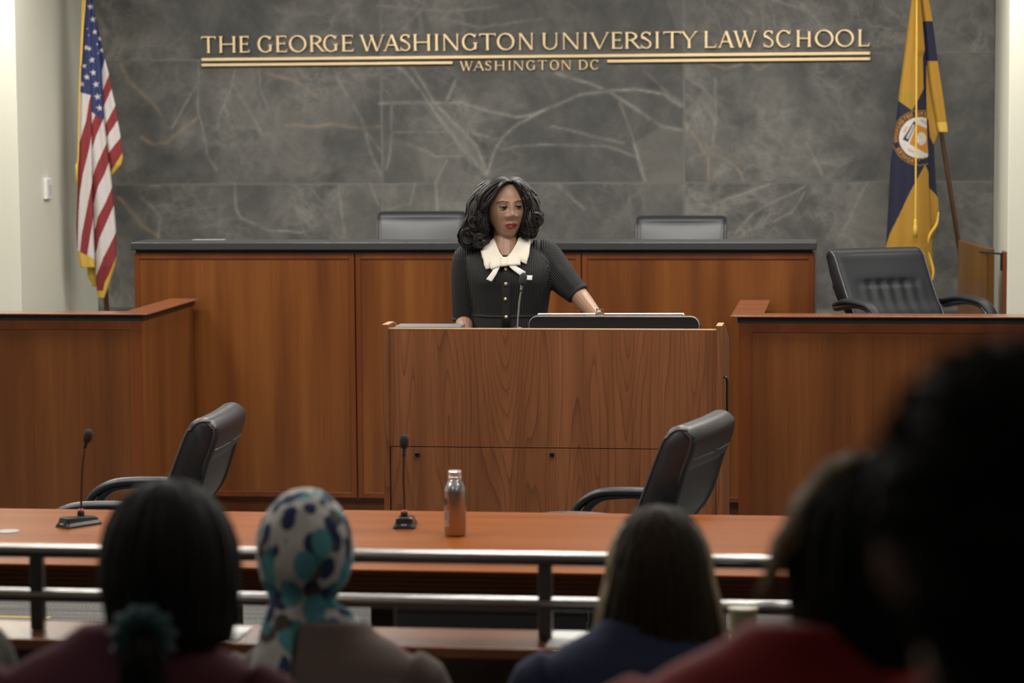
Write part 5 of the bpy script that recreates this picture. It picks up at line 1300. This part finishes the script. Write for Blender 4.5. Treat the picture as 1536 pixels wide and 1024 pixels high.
def seated(label, X, Y, floor, top, cloth_mat, pants, skin, hairfn, lean=0.0, body_dx=0.0, turn=0.0, sh=.19, neck=.05, chair='', shz=-.315):
    rz = PI+YAW+turn
    t = thing('person', label, 'person', (X, Y, floor), rz, 'seated audience seen from behind')
    H = top-floor; hc = Vector((0, -.02-lean*.2, H-.122)); Hm_ = Matrix.Translation(hc) @ Matrix.Rotation(lean, 4, 'X')
    bx = -body_dx   # +px right in the picture is local -x
    n0 = Vector((bx, .03, H-.30)); pel = Vector((bx, .08, .52))
    def trs(bm, g):
        T = [(.46, .17, .13), (.56, .17, .135), (.70, .155, .12), (.86, .175, .125), (H+shz-.09, sh-.01, .118), (H+shz-.03, sh-.012, .092), (H+shz+.005, sh*.74, .074), (H+shz+.032, sh*.48, .064), (H+shz+.060, .066, .056)]
        pts = [(bx, .08-.05*(z-.46)/(H-.76), z) for z, a, b in T]; tube(bm, pts, [(a+g, b+g) for z, a, b in T], 32, samples=30)
    shp = [Vector((bx+s*sh, .04, H+shz-.035)) for s in (-1, 1)]
    elb = [Vector((bx+s*(sh+.045), -.02, H+shz-.30)) for s in (-1, 1)]
    wr_ = [Vector((bx+s*.10, -.24, .665)) for s in (-1, 1)]
    bm = bmesh.new(); head_shell(bm, Hm_, 64, 48)
    tube(bm, [hc+Vector((0, .02, -.06)), (hc+Vector((0, .03, -.12))).lerp(n0, .3), n0, n0+Vector((0, 0, -.05))], [neck, neck, neck+.006, neck+.02], 16)
    trs(bm, -.012)
    for i, s in enumerate((-1, 1)):
        tube(bm, [shp[i]+Vector((0, 0, -.022)), elb[i], elb[i].lerp(wr_[i], .4), wr_[i]], [.044, .038, .036, .024], 12)
        hand(bm, wr_[i], (-s*.35, -1, -.25), (0, -.2, 1), .95, left=(s < 0), curl=.35)
        tube(bm, [(bx+s*.09, .05, .53), (bx+s*.10, -.15, .545), (bx+s*.11, -.40, .53), (bx+s*.11, -.435, .47), (bx+s*.11, -.40, .28), (bx+s*.11, -.39, .09)], [.085, .078, .058, .055, .05, .035], 14)
        tube(bm, [(bx+s*.11, -.36, .055), (bx+s*.11, -.42, .06), (bx+s*.115, -.53, .035), (bx+s*.115, -.59, .03)], [.032, .038, .034, .02], 12)
    remeshed('body', bm, skin, t, .006, 3)
    bm = bmesh.new(); trs(bm, .012)
    for i, s in enumerate((-1, 1)):
        tube(bm, [Vector((bx+s*sh*.55, .035, H+shz-.055)), shp[i]+Vector((0, 0, -.034)), elb[i], elb[i].lerp(wr_[i], .4), wr_[i].lerp(elb[i], .08)], [.045, .062, .054, .050, .036], 16, samples=18)
    remeshed('top', bm, cloth_mat, t, .008, 5)
    bm = bmesh.new(); tube(bm, [(bx, .08, .57), (bx, .07, .50), (bx, .06, .465)], [(.175, .14), (.19, .155), (.17, .14)], 24)
    for s in (-1, 1): tube(bm, [(bx+s*.085, .06, .54), (bx+s*.10, -.15, .545), (bx+s*.11, -.40, .53), (bx+s*.11, -.445, .46), (bx+s*.11, -.41, .28), (bx+s*.11, -.395, .10)], [.095, .092, .072, .068, .062, .055], 16, samples=22)
    remeshed('trousers', bm, pants, t, .009, 4)
    for s in (-1, 1):
        bm = bmesh.new(); tube(bm, [(bx+s*.11, -.34, .05), (bx+s*.11, -.40, .055), (bx+s*.115, -.52, .038), (bx+s*.115, -.61, .032)], [(.038, .048), (.042, .052), (.042, .036), (.028, .026)], 12); obj('shoe', bm, BLACK, t, smooth=True)
    hairfn(t, Hm_, hc, H)
    audience_chair(chair, X - math.cos(rz)*0 + 0, Y, floor, rz) if chair else None
    return t
def cap_hair(mat_, thick=.014, length=.10, wid=1.0, flare=0.0, n=220, seed=1, back=1.0, name='hair', base=True, hairline=.35):
    def fn(t, Hm_, hc, H):
        bm = bmesh.new(); rn = random.Random(seed)
        for q in range(n):
            a = rn.uniform(-PI*.62, PI*.62)+PI/2      # around, PI/2 = back (+y)
            R1 = Vector((math.cos(a), math.sin(a), 0)); pts = []
            L = length*rn.uniform(.85, 1.05)
            lo = rn.uniform(0, .006)
            for k in range(5):
                th = k/4*PI/2; pts.append(Vector(((.0745+thick-lo)*wid*math.sin(th)*R1.x, (.098+thick-lo)*math.sin(th)*R1.y+.004, (.118+thick-lo)*math.cos(th))))
            e = pts[-1]
            for k in range(1, 4):
                u = k/3; nar = 1-.10*u*(1 if not flare else 0)+flare*u
                pts.append(Vector((e.x*nar, e.y*(1-.18*u*back), -L*u)))
            pts = [p+Vector((rn.uniform(-.003, .003),)*3) for p in pts]
            lock(bm, [Hm_ @ p for p in pts], rn.uniform(.006, .011), .6, 6, 14, tip=.5, side=(Hm_.to_3x3() @ Vector((-R1.y, R1.x, 0))))
        ho = obj(name, bm, mat_, t, smooth=True)
        bm = bmesh.new(); b2 = bmesh.new(); ball(b2, (0, .010, .012), ((.0745+thick*.6)*wid, .098+thick*.5, .110+thick*.5), 32, 24)
        if length > .06:
            tube(b2, [(0, .02, .0), (0, .025, -length*.5), (0, .02, -length*.92)], [((.072+thick*.6)*wid, .075), ((.070+thick*.5)*wid*(1+flare*.5), .062), ((.062+thick*.5)*wid*(1+flare), .045)], 24)
        for v in b2.verts:
            if v.co.y < -.055 and v.co.z < .075: v.co.y = -.055
            v.co = Hm_ @ v.co
        obj('under_hair', b2, mat_, ho, smooth=True)
        return ho
    return fn
MAROON = plain('maroon_wool', (.12, .028, .050), .9, bump=.4, bscale=120)
def bun_hair(t, Hm_, hc, H):
    ho = cap_hair(HAIRB, .030, .105, 1.06, .0, 300, 2, back=.2)(t, Hm_, hc, H)
    bm = bmesh.new(); c = Hm_ @ Vector((.026, .135, -.080)); rn = random.Random(9)
    rings = []
    for i in range(48):      # gathered scrunchie torus
        a = 2*PI*i/48; rr_ = .032+.004*math.sin(a*11)
        ring = []
        for j in range(14):
            b = 2*PI*j/14; r2 = .019+.003*math.sin(a*13+b*2)
            ring.append(c+Vector(((rr_+r2*math.cos(b))*math.cos(a), .022*math.sin(b)+.0, (rr_+r2*math.cos(b))*math.sin(a))))
        rings.append(ring)
    rings.append(rings[0]); V_ = [[bm.verts.new(p) for p in r] for r in rings[:-1]]; V_.append(V_[0])
    for a, b in zip(V_, V_[1:]):
        for i in range(14): bm.faces.new((a[i], a[(i+1) % 14], b[(i+1) % 14], b[i]))
    obj('scrunchie', bm, plain('teal_velvet', (.012, .075, .085), .7, sheen=.5, var=.4, bscale=40), ho, smooth=True)
    bm = bmesh.new()
    for k in range(40):
        o1 = Vector((rn.uniform(-.02, .02), rn.uniform(-.012, .012), rn.uniform(-.015, .015)))
        lock(bm, [c+o1+Vector((0, -.05, .02)), c+o1+Vector((0, .0, .0)), c+o1*1.4+Vector((0, .02, -.04)), c+o1*1.5+Vector((-.01, .015, -.11)), c+o1+Vector((-.015, .01, -.19))], .010, .7, 6, 12)
    obj('ponytail', bm, HAIRB, ho, smooth=True)
hp1 = P(250, 718, 4.05)
seated('person with dark hair tied in a teal scrunchie, wearing a maroon top, seen from behind', hp1.x, 4.05, .10, hp1.z-.030, MAROON, BLACK, SKIN2, bun_hair, body_dx=-.06, sh=.215, neck=.058, shz=-.26, chair='grey audience chair under the maroon-clad person')

def scarf_mat():
    m, nt, b = new_mat('patterned_scarf')
    tc = N(nt, 'ShaderNodeTexCoord'); col = None
    base = N(nt, 'ShaderNodeRGB'); base.outputs[0].default_value = (.66, .64, .62, 1); col = base.outputs[0]
    for sc_, thr, c, offs in ((20, .36, (.04, .22, .27), (0, 0, 0)), (24, .34, (.025, .045, .13), (3.1, 1.2, 5)), (19, .26, (.10, .09, .085), (7, 2, 1)), (17, .33, (.11, .38, .42), (9.3, 4, 2))):
        mp = N(nt, 'ShaderNodeMapping'); mp.inputs['Location'].default_value = offs; mp.inputs['Rotation'].default_value = (.2, .5, .6); mp.inputs['Scale'].default_value = (1, 1, .75); nt.links.new(tc.outputs['Object'], mp.inputs['Vector'])
        v = N(nt, 'ShaderNodeTexVoronoi'); v.inputs['Scale'].default_value = sc_; v.inputs['Randomness'].default_value = .9; nt.links.new(mp.outputs['Vector'], v.inputs['Vector'])
        sep = N(nt, 'ShaderNodeSeparateColor'); nt.links.new(v.outputs['Color'], sep.inputs[0])
        gt = N(nt, 'ShaderNodeMath', operation='GREATER_THAN'); gt.inputs[1].default_value = .33; nt.links.new(sep.outputs[0], gt.inputs[0])
        lt = N(nt, 'ShaderNodeMath', operation='LESS_THAN'); lt.inputs[1].default_value = thr*1.25; nt.links.new(v.outputs['Distance'], lt.inputs[0])
        mu = N(nt, 'ShaderNodeMath', operation='MULTIPLY'); nt.links.new(gt.outputs[0], mu.inputs[0]); nt.links.new(lt.outputs[0], mu.inputs[1])
        mx = N(nt, 'ShaderNodeMix', data_type='RGBA'); nt.links.new(mu.outputs[0], mx.inputs['Factor']); nt.links.new(col, mx.inputs['A']); mx.inputs['B'].default_value = (*c, 1); col = mx.outputs['Result']
    nt.links.new(col, b.inputs['Base Color']); b.inputs['Roughness'].default_value = .85
    return m
SCARF = scarf_mat()
def scarf(t, Hm_, hc, H):
    bm = bmesh.new()
    ball(bm, hc+Vector((0, .012, .004)), (.099, .116, .124), 32, 24)
    tube(bm, [hc+Vector((.005, .02, -.03)), hc+Vector((.005, .025, -.09)), hc+Vector((0, .03, -.14)), hc+Vector((-.005, .03, -.19)), hc+Vector((0, .03, -.23))], [(.080, .095), (.068, .075), (.060, .066), (.072, .08), (.105, .095)], 24)
    # tail hanging on the picture-left (+x local) and knot on the right
    tube(bm, [hc+Vector((.035, .07, -.09)), hc+Vector((.050, .12, -.15)), hc+Vector((.062, .165, -.22)), hc+Vector((.065, .185, -.30)), hc+Vector((.06, .19, -.40))], [(.030, .024), (.036, .020), (.044, .016), (.046, .013), (.040, .008)], 16, samples=16)
    tube(bm, [hc+Vector((-.03, .06, -.11)), hc+Vector((-.07, .075, -.135)), hc+Vector((-.095, .065, -.155)), hc+Vector((-.105, .05, -.18))], [(.03, .03), (.034, .03), (.030, .026), (.016, .015)], 14, samples=12)
    for v in bm.verts:
        if v.co.y < hc.y-.07 and abs(v.co.x) < .058 and -.11 < v.co.z-hc.z < .07: v.co.y = hc.y-.07
    o = remeshed('headscarf', bm, SCARF, t, .006, 3)
    me = o.data
    for v in me.vertices:
        n_ = noise.noise(v.co*Vector((1, 1, 1))*22)*.004+noise.noise(Vector((v.co.x*60, v.co.y*60, v.co.z*14)))*.0025; v.co += v.normal*n_
hp2 = P(456, 737, 5.1)
seated('person in a white and teal patterned headscarf and brown coat, seen from behind', hp2.x, 5.1, 0, hp2.z, plain('brown_coat', (.17, .125, .11), .9, bump=.3, bscale=90), BLACK, SKIN2, scarf, body_dx=.045, sh=.185, chair='grey audience chair under the person in the patterned headscarf')
def long_hair(mat_, L, seed, flare, mix=None, nn=300):
    def fn(t, Hm_, hc, H):
        ho = cap_hair(mat_, .020, L, 1.05, flare, nn, seed, back=.35)(t, Hm_, hc, H)
        if mix:
            bm = bmesh.new(); rn = random.Random(seed+3)
            for q in range(46):
                a = (0 if q % 2 else PI)+rn.uniform(-.15, .45)*(1 if q % 2 else -1); R1 = Vector((math.cos(a), math.sin(a), 0)); pts = []
                for k in range(5):
                    th = k/4*PI/2; pts.append(Vector(((.0745+.023)*1.06*math.sin(th)*R1.x, .115*math.sin(th)*R1.y+.002, (.118+.020)*math.cos(th))))
                e = pts[-1]
                for k in range(1, 4): pts.append(Vector((e.x*(1+flare*k/3+.03), e.y, -L*k/3)))
                lock(bm, [Hm_ @ p for p in pts], .005, .6, 6, 14, side=(Hm_.to_3x3() @ Vector((-R1.y, R1.x, 0))))
            obj('light_strands', bm, mix, ho, smooth=True)
        return ho
    return fn
hp3 = P(990, 757, 4.9)
seated('person with long straight brown hair and a navy top, seen from behind', hp3.x, 4.9, 0, hp3.z-.020, plain('navy_knit', (.030, .042, .095), .9, bump=.3, bscale=120), BLACK, SKIN2, long_hair(HAIRBR, .15, 11, .30, HAIRL), sh=.20, body_dx=-.03, shz=-.25, chair='grey audience chair under the person with long brown hair')
def flip_hair(t, Hm_, hc, H):
    ho = long_hair(HAIRB, .13, 21, .0, None)(t, Hm_, hc, H)
    bm = bmesh.new(); rn = random.Random(4)
    for q in range(170):
        j = lambda s_=.006: Vector((rn.uniform(-s_, s_), rn.uniform(-.03, .03), rn.uniform(-s_, s_)))
        lock(bm, [Hm_ @ (p+j()) for p in (Vector((.02, .02, .135)), Vector((.055, .02, .112)), Vector((.085, .02, .070)), Vector((.108, .02, .030)), Vector((.122, .02, -.005)), Vector((.128+rn.uniform(-.01, .01), .02, -.035)))], rn.uniform(.004, .008), .6, 6, 14)
    obj('light_strands', bm, HAIRL, ho, smooth=True)
REDW = plain('red_wool', (.42, .016, .028), .85, sheen=.4)
def red_extra(t, Hm_, hc, H):
    flip_hair(t, Hm_, hc, H)
    bm = bmesh.new(); tube(bm, [hc+Vector((0, .035, -.235)), hc+Vector((0, .03, -.17)), hc+Vector((0, .03, -.14))], [(.085, .085), (.070, .072), (.066, .068)], 24); obj('high_collar', bm, REDW, t, smooth=True)
hp4 = P(1308, 690, 3.2)
seated('person in a red coat with dark hair and lighter flicked strands, mostly hidden', hp4.x, 3.2, .30, hp4.z-.01, REDW, BLACK, SKIN2, red_extra, body_dx=-.075, sh=.225, shz=-.245, chair='grey audience chair under the person in red')
def short_hair(t, Hm_, hc, H):
    rn = random.Random(31); b2 = bmesh.new(); ball(b2, (0, .010, .014), (.096, .112, .124), 40, 30); ball(b2, (0, .045, -.05), (.070, .066, .062), 30, 20)
    for v in b2.verts:
        if v.co.y < -.06 and v.co.z < .07: v.co.y = -.06
        if v.co.z < .012 and v.co.y < .05: v.co.x *= 1-.32*min(1, (.012-v.co.z)/.03)
        v.co = Hm_ @ v.co
    ho = remeshed('hair', b2, HAIRB, t, .006, 3)
    bm = bmesh.new()
    for q in range(1400):
        th = math.acos(rn.uniform(-.62, 1)); ph = rn.uniform(0, 2*PI); u = Vector((math.sin(th)*math.cos(ph), math.sin(th)*math.sin(ph), math.cos(th)))
        if u.z < .08 and u.y < .45: continue
        e = Vector((u.x*.090, u.y*.110+.008, u.z*.122+.012))
        if u.z < -.1: e = Vector((u.x*.078, u.y*.098+.022, u.z*.15+.01))
        tn = Vector((rn.uniform(-1, 1), rn.uniform(-.4, 1), rn.uniform(-.9, .1)))*.014
        lock(bm, [Hm_ @ (e*.94), Hm_ @ (e*1.03+tn*.5), Hm_ @ (e*1.06+tn*1.2)], .0045, .7, 4, 5)
    obj('hair_tuft', bm, HAIRB, ho, smooth=True)
hp5 = P(1532, 498, 1.7)
seated('large dark-haired head of a person at the right edge, nearest the camera', hp5.x, 1.7, .60, hp5.z-.020, plain('grey_collar_shirt', (.30, .27, .25), .9), BLACK, plain('rosy_skin', (.33, .17, .13), .5), short_hair, body_dx=.02, sh=.20, neck=.066, chair='grey audience chair under the nearest person')
hp6 = P(-6, 912, 4.9)
seated('person at the left edge, only the top of fuzzy grey-brown hair showing', hp6.x, 4.72, -.0, hp6.z, plain('grey_knit', (.08, .08, .08), .9), BLACK, SKIN2, cap_hair(plain('grey_brown_hair', (.09, .085, .07), .8, var=.5, bscale=80), .02, .08, 1.0, 0, 200, 41), sh=.18, chair='grey audience chair at the left edge of the picture')
